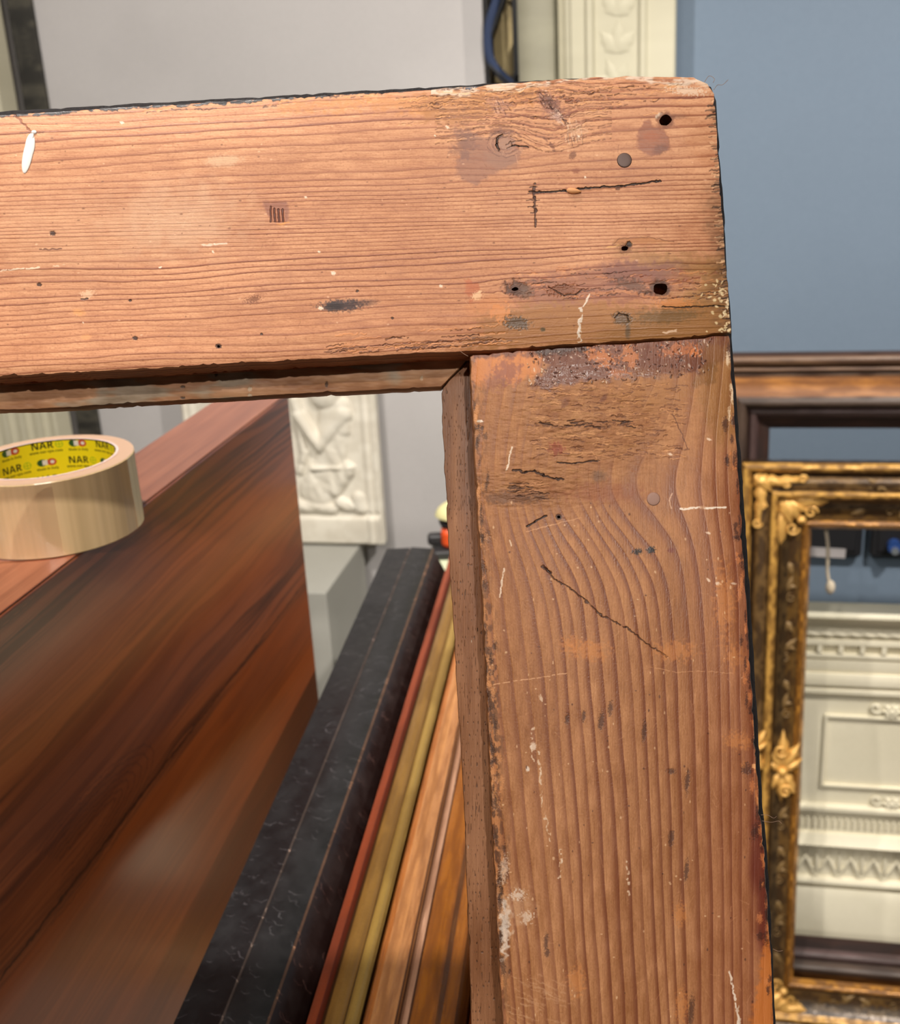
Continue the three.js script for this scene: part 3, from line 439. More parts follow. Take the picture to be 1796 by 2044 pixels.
// --- rebate strip texture (brown, dirty)
const lipT = new Tex(0, 0, 512, 1024, 1);
lipT.fill((x, y, o) => {
  const b = fbm(x / 60, y / 190, 4), s = vn(x / 2.2, y / 40), p = ss(0.83, 0.9, vn(x / 7, y / 9)) * 0.5; const k = (b - 0.5) * 50 + (s - 0.5) * 22 + (vn(x / 2, y / 3) - 0.5) * 12;
  o[0] = lerp(136 + k, 60, p); o[1] = lerp(89 + k * 0.9, 38, p); o[2] = lerp(56 + k * 0.8, 26, p); o[3] = (b - 0.5) * 0.3 + (s - 0.5) * 0.06 - p * 0.2; o[4] = 0.5 + (b - 0.5) * 0.2;
});
{ const R = rng(5); for (let i = 0; i < 34; i++) lipT.ell(R() * 512, R() * 1024, 1 + R() * 2, 1 + R() * 4, 0, R() < 0.7 ? [40, 24, 16] : [220, 200, 180], 0.8, 0.4, -0.2); for (let i = 0; i < 8; i++) { const x = R() * 512, y = R() * 1024; lipT.line([[x, y], [x + 2, y + 10 + R() * 30]], 1.5, [60, 36, 24], 0.6, -0.2); } }
const lipMat = lipT.out(new THREE.MeshPhysicalMaterial({ side: THREE.DoubleSide }), 1);
const lip2T = new Tex(0, 0, 1024, 128, 1);
lip2T.fill((x, y, o) => {
  const b = fbm(x / 70, y / 26, 4), s = vn(x / 30, y / 2), m = fbm(x / 26 + 9, y / 12, 3), g = ss(0.52, 0.66, fbm(x / 90 + 30, y / 30, 3)); const k = (b - 0.5) * 66 + (s - 0.5) * 16 + (m - 0.5) * 40;
  o[0] = lerp(174 + k, 160 + k, g); o[1] = lerp(124 + k, 138 + k, g); o[2] = lerp(86 + k * 0.9, 114 + k, g); o[3] = (b - 0.5) * 0.6 + (m - 0.5) * 0.4; o[4] = 0.55;
});
{ const R = rng(8); for (let i = 0; i < 40; i++) lip2T.ell(R() * 1024, R() * 128, 1.5 + R() * 4, 1.5 + R() * 3, 0, R() < 0.6 ? [52, 38, 30] : [206, 186, 160], 0.7, 0.4, -0.2); }
const lip2Mat = lip2T.out(new THREE.MeshPhysicalMaterial({ side: THREE.DoubleSide }), 1);

{
  // outlines in drawing units (right end and joint as they show; the rest runs on out of view)
  const FARL = -2600, FOOT = 9050, SL = -0.0538;
  const railTop = x => 226 + SL * x, railPoly = [[FARL, 226 + SL * FARL], [0, 228], [300, 210], [600, 192], [860, 178], [1000, 166], [1130, 157], [1250, 151], [1385, 153], [1412, 166], [1426, 186], [1432, 260], [1440, 400], [1450, 530], [1459, 640], [1460, 664], [1420, 667], [1408, 671], [1300, 677], [1180, 685], [1000, 697], [938, 703], [900, 702], [700, 713], [300, 736], [0, 752], [FARL, 752 + SL * FARL]];
  const outside = (x, y) => x < -60;
  const DEPTH = 0.052, BACK = 0.026;
  const rail = mergeGeometries([board(rough(railPoly, 7, 2.0, 3, outside), [[1328, 240, 16, 16], [1318, 577, 18, 16], [1247, 496, 11, 9], [1028, 577, 11, 8], [436, 691, 7, 7]], -0.024, 0, 0.0008), board(railPoly.map(([x, y]) => [x, y]), [], -DEPTH, -0.024, 0)].map(g => g.index ? g.toNonIndexed() : g));
  const railM = part('rail', woodUV(rail, railT), railMat, wood);
  const edge = pts => y => { for (let i = 0; i + 1 < pts.length; i++) if (y <= pts[i + 1][0] || i + 2 === pts.length) return lerp(pts[i][1], pts[i + 1][1], (y - pts[i][0]) / (pts[i + 1][0] - pts[i][0])); };
  const sR = edge([[668, 1458], [753, 1461], [914, 1472.5], [1150, 1487], [1600, 1515], [1700, 1526], [1940, 1541], [2200, 1549]]);
  const stilePoly = [[938, 712], [944, 708], [1180, 690], [1405, 675], [1422, 671], [1458, 669], [sR(753), 753], [sR(914), 914], [sR(1150), 1150], [sR(1380), 1380], [sR(1600), 1600], [sR(1700), 1700], [sR(1940), 1940], [sR(2044), 2044], [sR(2044) + 6, 2160], [1545 + 0.052 * 7000, FOOT], [1004 + 0.052 * 7000, FOOT], [1010, 2160], [1003, 2044], [985, 1700], [970, 1350], [955, 1050], [944, 850]];
  const stile = mergeGeometries([board(rough(stilePoly, 8, 2.0, 9, (x, y) => y > 2100), [[1115, 1032, 7, 7]], -0.024, 0, 0.0008), board(stilePoly, [], -DEPTH, -0.024, 0)].map(g => g.index ? g.toNonIndexed() : g));
  const stileM = part('stile', woodUV(stile, stileT), stileMat, wood);
  // far stile and bottom rail, out of view
  const fl = [[FARL, 752 + SL * FARL + 4], [FARL + 540, 752 + SL * (FARL + 540) + 4], [FARL + 540 + 0.052 * 8000, FOOT], [FARL + 0.052 * 8000, FOOT]];
  part('stile', woodUV(board(fl, [], -DEPTH, 0, 0.001), stileT), stileMat, wood);
  const bl = [[FARL + 545 + 0.052 * 7500, FOOT - 540], [1000 + 0.052 * 6400, FOOT - 540], [1002 + 0.052 * 6940, FOOT], [FARL + 545 + 0.052 * 8010, FOOT]];
  part('rail', woodUV(board(bl, [], -DEPTH, 0, 0.001), railT), railMat, wood);
  // rebate strips lie deeper; their outlines are given where they show and set back with the depth
  const zl = BACK, kl = (0.45 + zl) / 0.45;
  const lipPlace = (poly, seed) => board(rough(poly, 9, 1.6, seed, (x, y) => x < -60 || y > 2100), [], -zl - 0.016, -zl, 0.0008, kl);
  const uvM = (g, rot) => { g = g.index ? g.toNonIndexed() : g; const p = g.attributes.position, u = new Float32Array(p.count * 2); for (let i = 0; i < p.count; i++) { const x = p.getX(i) + p.getZ(i) * 0.7, y = p.getY(i) + p.getZ(i) * 0.7; u[i * 2] = x * (rot ? 4 : 36); u[i * 2 + 1] = y * (rot ? 32 : 5); } g.setAttribute('uv', new THREE.BufferAttribute(u, 2)); return toCreasedNormals(g, 0.7); };
  const lipRail = [[FARL, 700 + SL * FARL], [940, 640], [940, 712], [912, 740], [880, 771], [760, 778], [600, 786], [300, 803], [100, 815], [0, 818], [FARL, 818 + SL * FARL]];
  part('rebate_strip', uvM(lipPlace(lipRail, 2), true), lip2Mat, wood);
  const lipStile = [[884, 773], [914, 742], [942, 713], [1030, 713], [1050, 1300], [1070, 2044], [1080 + 0.052 * 7000, FOOT], [946 + 0.052 * 7000, FOOT], [941, 2044], [930, 1700], [917, 1450], [905, 1250], [893, 1050], [884, 860], [881, 785]];
  const ls = part('rebate_strip', uvM(lipPlace(lipStile, 6), false), lipMat, wood);
  // painted outer moulding that flares out in front of the boards
  const black = mottled(9, { base: [34, 31, 34], alt: [50, 46, 48], sx: 20, sy: 20, size: 0.05, rough: 0.6, bump: 0.3, fine: 0.06 });
  const zk = z => (0.45 + z) / 0.45;
  const mould = [[FARL, 214 + SL * FARL], [0, 221], [300, 204], [600, 187], [860, 172], [1130, 156], [1250, 153], [1380, 155], [1420, 172], [1430, 200], [1440, 350], [1446, 420], [1453, 564], [1461, 662], [1463, 700], [1468, 753], [1480, 914], [1496, 1150], [1509, 1380], [1522, 1600], [1532, 1700], [1544.5, 1940], [1549, 2044], [1556, 2200], [1553 + 0.052 * 6850, FOOT], [1420 + 0.052 * 6850, FOOT], [1420, 2200], [1340, 700], [1300, 300], [FARL, 330 + SL * FARL]];
  part('outer_moulding', uvM(board(rough(mould, 12, 1.4, 14, outside), [], -0.052, -0.014, 0.001, zk(0.014)), false), black, wood);
  // nail heads, splinter, paint drip, stray fibres
  const iron = new THREE.MeshStandardMaterial({ color: RGB(92, 70, 62), roughness: 0.5, metalness: 0.2 }), pale = new THREE.MeshStandardMaterial({ color: RGB(158, 120, 104), roughness: 0.6 });
  const nail = r => new THREE.LatheGeometry([[0, 0.00028], [r * 0.5, 0.00027], [r * 0.85, 0.0002], [r, 0], [r, -0.002], [0, -0.002]].map(p => new THREE.Vector2(...p)), 20).rotateX(Math.PI / 2);
  let m = part('nail_head', nail(15 * S), iron, railM); m.position.set(lx(1246), ly(320), 0); m = part('nail_head', nail(13.5 * S), pale, stileM); m.position.set(lx(1304), ly(996), 0);
  const spl = new THREE.SphereGeometry(1, 14, 10); { const p = spl.attributes.position; for (let i = 0; i < p.count; i++) { const x = p.getX(i); p.setXYZ(i, x * 15 * S, p.getY(i) * 5.5 * S * (1 - 0.35 * x), p.getZ(i) * 0.0012); } spl.computeVertexNormals(); }
  m = part('splinter', spl, new THREE.MeshStandardMaterial({ color: RGB(214, 152, 100), roughness: 0.7 }), railM); m.position.set(lx(1145), ly(382), 0.0006); m.rotation.z = -0.12;
  const drip = []; for (const [x, y, rx, ry, a] of [[56, 308, 10, 39, -0.2], [60, 292, 10, 26, -0.12], [68, 264, 5.5, 4, 0], [66, 272, 2.2, 6, 0]]) { const g = new THREE.SphereGeometry(1, 20, 12).scale(rx * S, ry * S, 0.0005).rotateZ(a); g.translate(lx(x), ly(y), 0.0001); drip.push(g); }
  part('paint_drip', clean(drip), new THREE.MeshStandardMaterial({ color: RGB(232, 226, 220), roughness: 0.45 }), railM);
  const hair = new THREE.MeshStandardMaterial({ color: RGB(150, 120, 100), roughness: 0.8 });
  for (const pts of [[[1520, 1628], [1532, 1627], [1542, 1631], [1546, 1626]], [[1522, 1640], [1540, 1641], [1552, 1637], [1556, 1640]], [[1544, 1896], [1552, 1898], [1560, 1895]], [[1405, 165], [1415, 152], [1424, 160], [1420, 170]], [[1425, 178], [1432, 170], [1440, 172], [1450, 164]], [[906, 690], [925, 706], [934, 712]]]) part('loose_fibre', tube(pts.map(([x, y], i) => [lx(x), ly(y), -0.001 + 0.0012 * i]), 0.00009, 20, 5), hair, wood);
}

// ------------------------------------------------------------------ glossy wooden board on edge, with the tape roll on it
const R12 = (r, y, d) => room(r, y, d);
{
  const t = new Tex(0, 0, 1600, 900, 1);            // 1 unit = 0.75 mm of the face: x along the length, y down from the top edge
  t.fill((x, y, o) => {
    const mm = 0.75, low = ss(196, 204, y * mm + sn(x / 300, 5) * 6);    // two planks with a joint about 20 cm down
    const g = y + sn(x / 620, y / 200, 2) * 34 + sn(x / 120, y / 30, 2) * 7, s1 = fbm(x / 420, g / 9, 3), s2 = fbm(x / 240 + 40, g / 26, 3), s3 = vn(x / 60, g / 2.1), big = fbm(x / 260, y / 90, 3);
    const zone = ss(0.3, 0.62, fbm(x / 380 + 8, g / 60, 3)), st = clamp(ss(0.5, 0.7, s1) * 0.7 + ss(0.55, 0.7, fbm(x / 300 + 90, g / 3.6, 3)) * 0.7) * (0.3 + 0.7 * zone) * (1 - 0.75 * low), st2 = ss(0.52, 0.68, s2) * 0.5;
    let r = 162, gg = 86, b = 45; r += (big - 0.5) * 30 + (s3 - 0.5) * 12 + low * 6; gg += (big - 0.5) * 22 + (s3 - 0.5) * 9 - low * 3; b += (big - 0.5) * 14 + (s3 - 0.5) * 6 - low * 10;
    r = lerp(r, 66, st * 0.85); gg = lerp(gg, 33, st * 0.85); b = lerp(b, 18, st * 0.85); r = lerp(r, 118, st2 * 0.6); gg = lerp(gg, 58, st2 * 0.6); b = lerp(b, 30, st2 * 0.6);
    o[0] = r; o[1] = gg; o[2] = b; o[3] = (s3 - 0.5) * 0.03; o[4] = 0.3 + st * 0.06;
  });
  // an eye in the figure
  for (let i = 0; i < 7; i++) { const p = []; for (let k = 0; k <= 16; k++) { const a = -1.9 + 3.8 * k / 16; p.push([470 - 150 + 150 * Math.cos(a) * (0.5 + i * 0.09), 236 + (8 + i * 5) * Math.sin(a)]); } t.line(p, 2.2, [70, 34, 18], 0.22, 0, 1); }
  t.line([[70, 30], [78, 46]], 2, [190, 150, 120], 0.6); t.line([[0, 262], [1600, 262]], 2.4, [56, 26, 12], 0.6);
  const mat = t.out(new THREE.MeshPhysicalMaterial({ clearcoat: 0.9, clearcoatRoughness: 0.16, side: THREE.DoubleSide }), 1);
  const L = 0.72, HT = 1.39, TH = 0.064, r = 0.0022;
  const o = thing('wooden_board', 'glossy reddish-brown wooden board standing on its long edge under the tape roll', 'board', room(-0.374 - TH / 2, 0, 1.037 - L / 2));
  o.rotation.y = Math.PI / 2 - YAW;                 // local x runs away from the viewer, z to the right
  const g = box(L, HT, TH, 0, HT / 2, 0, r), p = g.attributes.position, u = g.attributes.uv, n = g.attributes.normal;
  for (let i = 0; i < p.count; i++) { const x = p.getX(i) + L / 2, y = p.getY(i), z = p.getZ(i); u.setXY(i, x / 1.2, 1 - (Math.abs(n.y) > 0.7 ? (z + 0.5) : (HT - y)) / 0.675); }
  part('slab', g, mat, o);
  const e = t; // top edge band: a plainer strip of veneer
  const et = new Tex(0, 0, 800, 128, 1); et.fill((x, y, q) => { const s = fbm(x / 160, y / 5, 3), b = fbm(x / 90, y / 40, 3), k = (s - 0.5) * 34 + (b - 0.5) * 16; q[0] = 132 + k; q[1] = 76 + k * 0.8; q[2] = 54 + k * 0.6; q[3] = (s - 0.5) * 0.04; q[4] = 0.3; });
  const em = et.out(new THREE.MeshPhysicalMaterial({ clearcoat: 0.4, clearcoatRoughness: 0.25 }), 1);
  const band = box(L - 0.002, 0.0012, TH - 0.0015, 0, HT + 0.0003, 0, 0.0005), bu = band.attributes.uv; for (let i = 0; i < bu.count; i++) bu.setXY(i, bu.getX(i) / 0.4, bu.getY(i) / 0.064 + 0.5);
  part('edge_band', band, em, o);
}

// tape roll
{
  const c = onHeight(0, 0, 1.3913); c.set(-0.264, 1.3913, -0.7325);
  const Ro = 0.0565, Ri = 0.0465, Rc = 0.0445, Ht = 0.0495;
  const o = thing('tape_roll', 'roll of clear brown packing tape with yellow printed core lying on the wooden board', 'tape', c);
  const bodyT = new Tex(0, 0, 1024, 64, 1); bodyT.fill((x, y, q) => { const s = fbm(x / 30, 3.3, 3), f = vn(x / 5, 9), k = (s - 0.5) * 46 + (f - 0.5) * 9; q[0] = 226 + k; q[1] = 194 + k * 0.95; q[2] = 146 + k * 0.9; q[3] = (s - 0.5) * 0.15; q[4] = 0.16 + (f - 0.5) * 0.08; });
  const bodyM = bodyT.out(new THREE.MeshPhysicalMaterial({ clearcoat: 0.6, clearcoatRoughness: 0.12, side: THREE.DoubleSide }), 1);
  const body = new THREE.LatheGeometry([[Ri, 0], [Ro - 0.0006, 0], [Ro, 0.0006], [Ro, Ht - 0.0006], [Ro - 0.0006, Ht]].map(p => new THREE.Vector2(...p)), 128); part('tape_windings', toCreasedNormals(body.toNonIndexed(), 0.6), bodyM, o);
  const side = new THREE.MeshPhysicalMaterial({ color: RGB(196, 160, 134), roughness: 0.35, side: THREE.DoubleSide });
  part('winding_edge', new THREE.RingGeometry(Ri, Ro - 0.0004, 96, 3).rotateX(-Math.PI / 2).translate(0, Ht, 0), side, o);
  // printed core: lettering goes round the inside
  const cw = 2048, ch = 384, cv = document.createElement('canvas'); cv.width = cw; cv.height = ch; const x = cv.getContext('2d');
  x.fillStyle = '#f7e61c'; x.fillRect(0, 0, cw, ch);
  const word = (cx0, cy0) => {
    x.textAlign = 'center'; x.fillStyle = '#1c2414'; x.font = 'bold 54px sans-serif'; x.fillText('NAR', cx0, cy0 + 18); x.strokeStyle = '#a8c41c'; x.lineWidth = 4; x.beginPath(); x.arc(cx0 + 84, cy0, 18, 0, 7); x.moveTo(cx0 + 66, cy0); x.lineTo(cx0 + 102, cy0); x.moveTo(cx0 + 84, cy0 - 18); x.lineTo(cx0 + 84, cy0 + 18); x.stroke();
    x.fillStyle = '#2a2c10'; x.font = 'bold 19px sans-serif'; x.fillText('www.nar-spa.com', cx0 + 16, cy0 + 42);
  };
  const emblem = (cx0, cy0) => {
    x.fillStyle = '#2f5a2c'; x.beginPath(); x.ellipse(cx0 - 24, cy0, 24, 20, 0, 0, 7); x.fill(); x.fillStyle = '#c8492c'; x.beginPath(); x.ellipse(cx0 + 24, cy0, 24, 20, 0, 0, 7); x.fill(); x.fillStyle = '#e9e6da'; x.fillRect(cx0 - 22, cy0 - 14, 26, 28); x.beginPath(); x.ellipse(cx0 + 27, cy0, 11, 10, 0, 0, 7); x.fill();
    x.fillStyle = '#2a2c10'; x.font = 'bold 17px sans-serif'; x.textAlign = 'center'; x.fillText('Made in Italy', cx0, cy0 + 42);
  };
  for (let row = 0; row < 4; row++) for (let k = -1; k < 7; k++) { const ex = k * cw / 6 + (row % 2 ? 0 : cw / 12), ey = 18 + row * 96; emblem(ex, ey); word(ex + cw / 12 - 10, ey); }
  const ct = new THREE.CanvasTexture(cv); ct.colorSpace = THREE.SRGBColorSpace; ct.wrapS = THREE.RepeatWrapping; ct.repeat.set(-1, 1); ct.offset.set(0.055, 0); ct.anisotropy = 8;
  const coreM = new THREE.MeshPhysicalMaterial({ map: ct, roughness: 0.4, side: THREE.DoubleSide });
  part('printed_lining', new THREE.CylinderGeometry(Rc, Rc, Ht - 0.0008, 96, 1, true).translate(0, Ht / 2, 0), coreM, o);
  part('core', toCreasedNormals(new THREE.LatheGeometry([[Rc, 0], [Ri, 0], [Ri, Ht + 0.0004], [Rc + 0.0002, Ht + 0.0004]].map(p => new THREE.Vector2(...p)), 96).toNonIndexed(), 0.6), new THREE.MeshStandardMaterial({ color: RGB(216, 190, 182), roughness: 0.55, side: THREE.DoubleSide }), o);
  // free end: a clear flap that stands a little off the roll
  const a0 = Math.atan2(0.88, 0.47), pts = [], n = 26, fl = new THREE.BufferGeometry(), v = [], idx = [];
  for (let i = 0; i <= n; i++) { const s = i / n, off = 0.0003 + 0.006 * s * s, a = 1.22 + s * 0.62; for (let k = 0; k <= 6; k++) { const q = k / 6, cut = s > 0.99 ? 0.1 * (1 - q) : 0, aa = a + 0.22 * s * (0.5 - q); v.push((Ro + off) * Math.cos(aa), 0.001 + (Ht - 0.002) * q, (Ro + off) * Math.sin(aa)); } }
  for (let i = 0; i < n; i++) for (let k = 0; k < 6; k++) { const a = i * 7 + k; idx.push(a, a + 7, a + 1, a + 1, a + 7, a + 8); }
  fl.setAttribute('position', new THREE.Float32BufferAttribute(v, 3)); fl.setIndex(idx); fl.computeVertexNormals();
  part('loose_end', fl, new THREE.MeshPhysicalMaterial({ color: RGB(255, 250, 244), transmission: 0.93, thickness: 0, roughness: 0.08, side: THREE.DoubleSide, specularIntensity: 1 }), o);
}

// ------------------------------------------------------------------ frames standing in a row behind, seen along their top edges
const STACK = 7.7 * Math.PI / 180, SD = new THREE.Vector3(Math.sin(STACK), 0, -Math.cos(STACK)), SR = new THREE.Vector3(Math.cos(STACK), 0, Math.sin(STACK));
const stack0 = onHeight(340, 2044, 1.15);            // a point on the left top edge of the black frame
function standing(name, label, off, len0, len1, h, prof, mat, k = 1) {
  const near = stack0.clone().addScaledVector(SR, off), z0 = near.dot(SD), w = len1 - len0, mid = near.clone().addScaledVector(SD, (len0 + len1) / 2 - z0); mid.y = 0;
  const o = thing(name, label, 'picture frame', mid); o.rotation.y = Math.PI / 2 - STACK; const s = frameSides(w, h, prof, 1); addSides(s, mat, o); return o;
}
{
  const K = RGB(78, 74, 77), K2 = RGB(84, 81, 83), BR = RGB(96, 68, 62), SEAM = RGB(235, 205, 188), E = RGB(220, 160, 120);
  const bt = new Tex(0, 0, 1024, 512, 1), R = rng(77);
  bt.fill((x, y, o) => { const f = fbm(x / 40, y / 30, 3), g = vn(x / 3, y / 3), k = (f - 0.5) * 110 + (g - 0.5) * 40; const kk = k * 0.3; o[0] = 98 + kk; o[1] = 98 + kk; o[2] = 100 + kk; o[3] = (f - 0.5) * 0.4; o[4] = 0.48 + (f - 0.5) * 0.3; });
  for (let i = 0; i < 420; i++) { const x = R() * 1024, y = R() * 512, a = (R() - 0.5) * 1.6 + 1.57; const l = 6 + R() * 22; bt.line([[x, y], [x + l * Math.cos(a) * 0.6, y + l * 0.5 * Math.sin(a)], [x + l * Math.cos(a + 0.5), y + l * Math.sin(a + 0.5)]], 1 + R() * 1.4, [255, 255, 255], 0.25 + R() * 0.6, 0.1, 1.5); }
  const bm = bt.out(new THREE.MeshPhysicalMaterial({ vertexColors: true, side: THREE.DoubleSide }), 1); for (const q of ['map', 'bumpMap', 'roughnessMap']) bm[q].repeat.set(1 / 0.35, 1 / 0.2);
  standing('black_frame', 'black-painted scuffed picture frame on edge between the wooden board and the gilt moulding', 0, 0.43, 1.262, 1.15,
    [[0.075, 0, K], [0.006, 0, K], [0.0015, 0.001, K], [0.0006, 0.0285, SEAM], [0.0022, 0.0292, SEAM], [0.0006, 0.0300, K2], [0.0, 0.031, K2], [0.0014, 0.056, E], [0.0022, 0.0575, BR], [0.011, 0.064, BR], [0.022, 0.073, BR], [0.035, 0.0735, BR], [0.075, 0.066, K]], bm);
  const RED = RGB(116, 48, 28), RED2 = RGB(146, 66, 36), G1 = RGB(150, 112, 56), G2 = RGB(172, 140, 74), GD = RGB(78, 52, 28);
  const gm = mottled(21, { base: [230, 226, 218], alt: [176, 166, 152], amt: 0.6, sx: 90, sy: 12, n: 256, size: 0.12, rough: 0.4, rv: 0.2, bump: 0.1, vertex: true, metal: 0.15, fine: 0.05 });
  standing('gilt_frame', 'narrow picture frame with worn red edge and dull gilt rounded moulding beside the black frame', 0.0795, 0.43, 1.45, 1.152,
    [[0.05, 0, RED], [0.004, 0, RED], [0.0008, 0.001, RED2], [0.0012, 0.0062, RED], [0.004, 0.0085, GD], ...arc(0.0072, 0.0155, 0.0068, 180 + 70, 180 - 40, 8, G1).map(([a, b, c]) => [a - 0.0001, 0.0155 + (b - 0.0155) * -1, c]).reverse().map(p => p), [0.004, 0.0215, GD], ...arc(0.0062, 0.0258, 0.0042, 240, 120, 6, G2).map(([a, b, c]) => [a, b, c]).reverse(), [0.006, 0.0302, GD], [0.05, 0.0305, GD]].sort((p, q) => 0), gm);
  const T1 = RGB(196, 138, 88), T2 = RGB(176, 108, 52), LN = RGB(92, 60, 40), PK = RGB(196, 152, 126), OG = RGB(164, 100, 36), OD = RGB(116, 72, 30);
  const tm = mottled(22, { base: [238, 234, 228], alt: [196, 184, 172], sx: 60, sy: 5, n: 256, size: 0.12, rough: 0.3, rv: 0.15, bump: 0.1, vertex: true, fine: 0.04 });
  standing('brown_frame', 'orange-brown polished picture frame with fine grooves, between gilt moulding and pine stile', 0.112, 0.43, 1.5, 1.15,
    [[0.06, 0, OD], [0.003, 0, T2], [0.0006, 0.0015, T2], [0.0002, 0.005, T1], [0.0014, 0.0125, T1], [0.003, 0.0185, LN], [0.0042, 0.0195, T1], [0.0026, 0.0205, LN], [0.004, 0.0215, PK], [0.0012, 0.0235, PK], [0.0014, 0.0265, LN], [0.003, 0.0275, OG], [0.0018, 0.036, OG], [0.004, 0.042, OD], [0.006, 0.045, OG], [0.005, 0.053, OD], [0.012, 0.058, OD], [0.06, 0.058, OD]], tm);
  const O4 = RGB(170, 84, 46);
  standing('red_frame', 'reddish wooden frame edge just left of the pine stile at the bottom of the picture', 0.1725, 0.43, 1.45, 1.14, [[0.06, 0, O4], [0.003, 0, O4], [0, 0.002, O4], [0.001, 0.02, OD], [0.004, 0.026, O4], [0.02, 0.03, OD], [0.06, 0.03, OD]], tm);
}

// ------------------------------------------------------------------ right: big frames leaning before the blue wall
const gold = (o = {}) => mottled(31, { base: [240, 228, 205], alt: [120, 104, 88], amt: 0.75, sx: 26, sy: 14, n: 256, size: 0.12, rough: 0.4, rv: 0.25, bump: 0.4, vertex: true, metal: 0.22, fine: 0.08, ...o });
function petal(len, wid, thick, bend) {             // a lobed leaf lying along +x
  const n = 10, m = 6, v = [], idx = [];
  for (let i = 0; i <= n; i++) for (let j = 0; j <= m; j++) { const s = i / n, q = j / m * 2 - 1, w = wid * Math.sin(Math.PI * Math.pow(s, 0.7) * 0.97 + 0.05) * (1 + 0.18 * Math.cos(s * 19)); v.push(s * len, q * w, thick * (0.25 + Math.sin(Math.PI * s)) * (1 - q * q) + thick * 0.5 * Math.abs(q) * (1 - Math.abs(q)) + bend * s * s); }
  for (let i = 0; i < n; i++) for (let j = 0; j < m; j++) { const a = i * (m + 1) + j, b = a + m + 1; idx.push(a, b, a + 1, a + 1, b, b + 1); }
  const g = new THREE.BufferGeometry(); g.setAttribute('position', new THREE.Float32BufferAttribute(v, 3)); g.setIndex(idx); g.setAttribute('uv', new THREE.Float32BufferAttribute(v.flatMap((_, k) => k % 3 === 0 ? [v[k], v[k + 1]] : []), 2)); g.computeVertexNormals(); return g;
}
function scroll(r, turns, th, flip) { const p = []; for (let i = 0; i <= 22; i++) { const t = i / 22, a = t * turns * 6.2832, q = r * (1 - 0.8 * t); p.push([q * Math.cos(a), (flip ? -1 : 1) * q * Math.sin(a), th * 0.6 + th * 0.5 * t]); } const g = tube(p, th, 44, 7); return g; }
const leafGold = new THREE.MeshPhysicalMaterial({ color: RGB(206, 158, 84), metalness: 0.3, roughness: 0.4, side: THREE.DoubleSide });
const GILTFOOT = 1.743, GL = 8;
function leanHeight(foot, lean, off, px, py) {       // length up a leaning plane, measured at a pixel
  const l = lean * Math.PI / 180, n = AX.clone().multiplyScalar(-Math.cos(l)).add(new THREE.Vector3(0, Math.sin(l), 0)), P0 = AX.clone().multiplyScalar(foot).addScaledVector(n, off);
  const d = new THREE.Vector3((px - CX) / F, -(py - CY) / F, -1).applyQuaternion(camera.quaternion), P = camera.position.clone().addScaledVector(d, P0.clone().sub(camera.position).dot(n) / d.dot(n));
  return { y: P.clone().sub(P0).dot(new THREE.Vector3(0, Math.cos(l), 0).addScaledVector(AX, Math.sin(l))), r: P.dot(RT) };
}
function mirrored(g, sx, sy) { g = g.clone().scale(sx, sy, 1); if (sx * sy < 0) { for (const k of Object.keys(g.attributes)) { const a = g.attributes[k], n = a.itemSize; for (let i = 0; i < a.count; i += 3) for (let e = 0; e < n; e++) { const p = (i + 1) * n + e, q = (i + 2) * n + e, t = a.array[p]; a.array[p] = a.array[q]; a.array[q] = t; } } } g.computeVertexNormals(); return toCreasedNormals(g, 0.8); }
{
  // dark frame behind
  const D1 = RGB(70, 48, 38), D2 = RGB(116, 88, 66), GB = RGB(176, 116, 46), D3 = RGB(82, 66, 56), D4 = RGB(96, 76, 76), D5 = RGB(58, 36, 28), LB = RGB(150, 104, 66);
  const wm = mottled(32, { base: [235, 230, 225], alt: [170, 156, 146], sx: 50, sy: 8, n: 256, size: 0.25, rough: 0.5, rv: 0.15, bump: 0.15, vertex: true, fine: 0.06 });
  const DF = 1.85, w = 1.05, h = leanHeight(DF, 5, 0.03, 1640, 707).y, o = thing('dark_frame', 'dark walnut and gold-brown picture frame leaning behind the gilt one, against the cream carved panel', 'picture frame');
  const p = [[0, 0, D1], [0, 0.034, D1], [0.003, 0.038, D2], ...arc(0.010, 0.036, 0.008, 150, 20, 6, D2), [0.021, 0.033, D3], ...arc(0.0255, 0.034, 0.0045, 170, 10, 5, D2), [0.031, 0.028, D1], [0.034, 0.029, GB], [0.048, 0.028, GB], [0.064, 0.030, GB], [0.068, 0.033, LB], [0.071, 0.033, D1], ...arc(0.080, 0.031, 0.008, 160, 20, 6, D3), [0.091, 0.022, D1], ...arc(0.099, 0.018, 0.007, 170, 10, 5, D4), [0.109, 0.011, D5], [0.128, 0.004, D5], [0.128, 0, D5]];
  addSides(frameSides(w, h, p, 1), wm, o); orient(o, room(0.018 + w / 2, 0.001, DF), 12, 5);
}
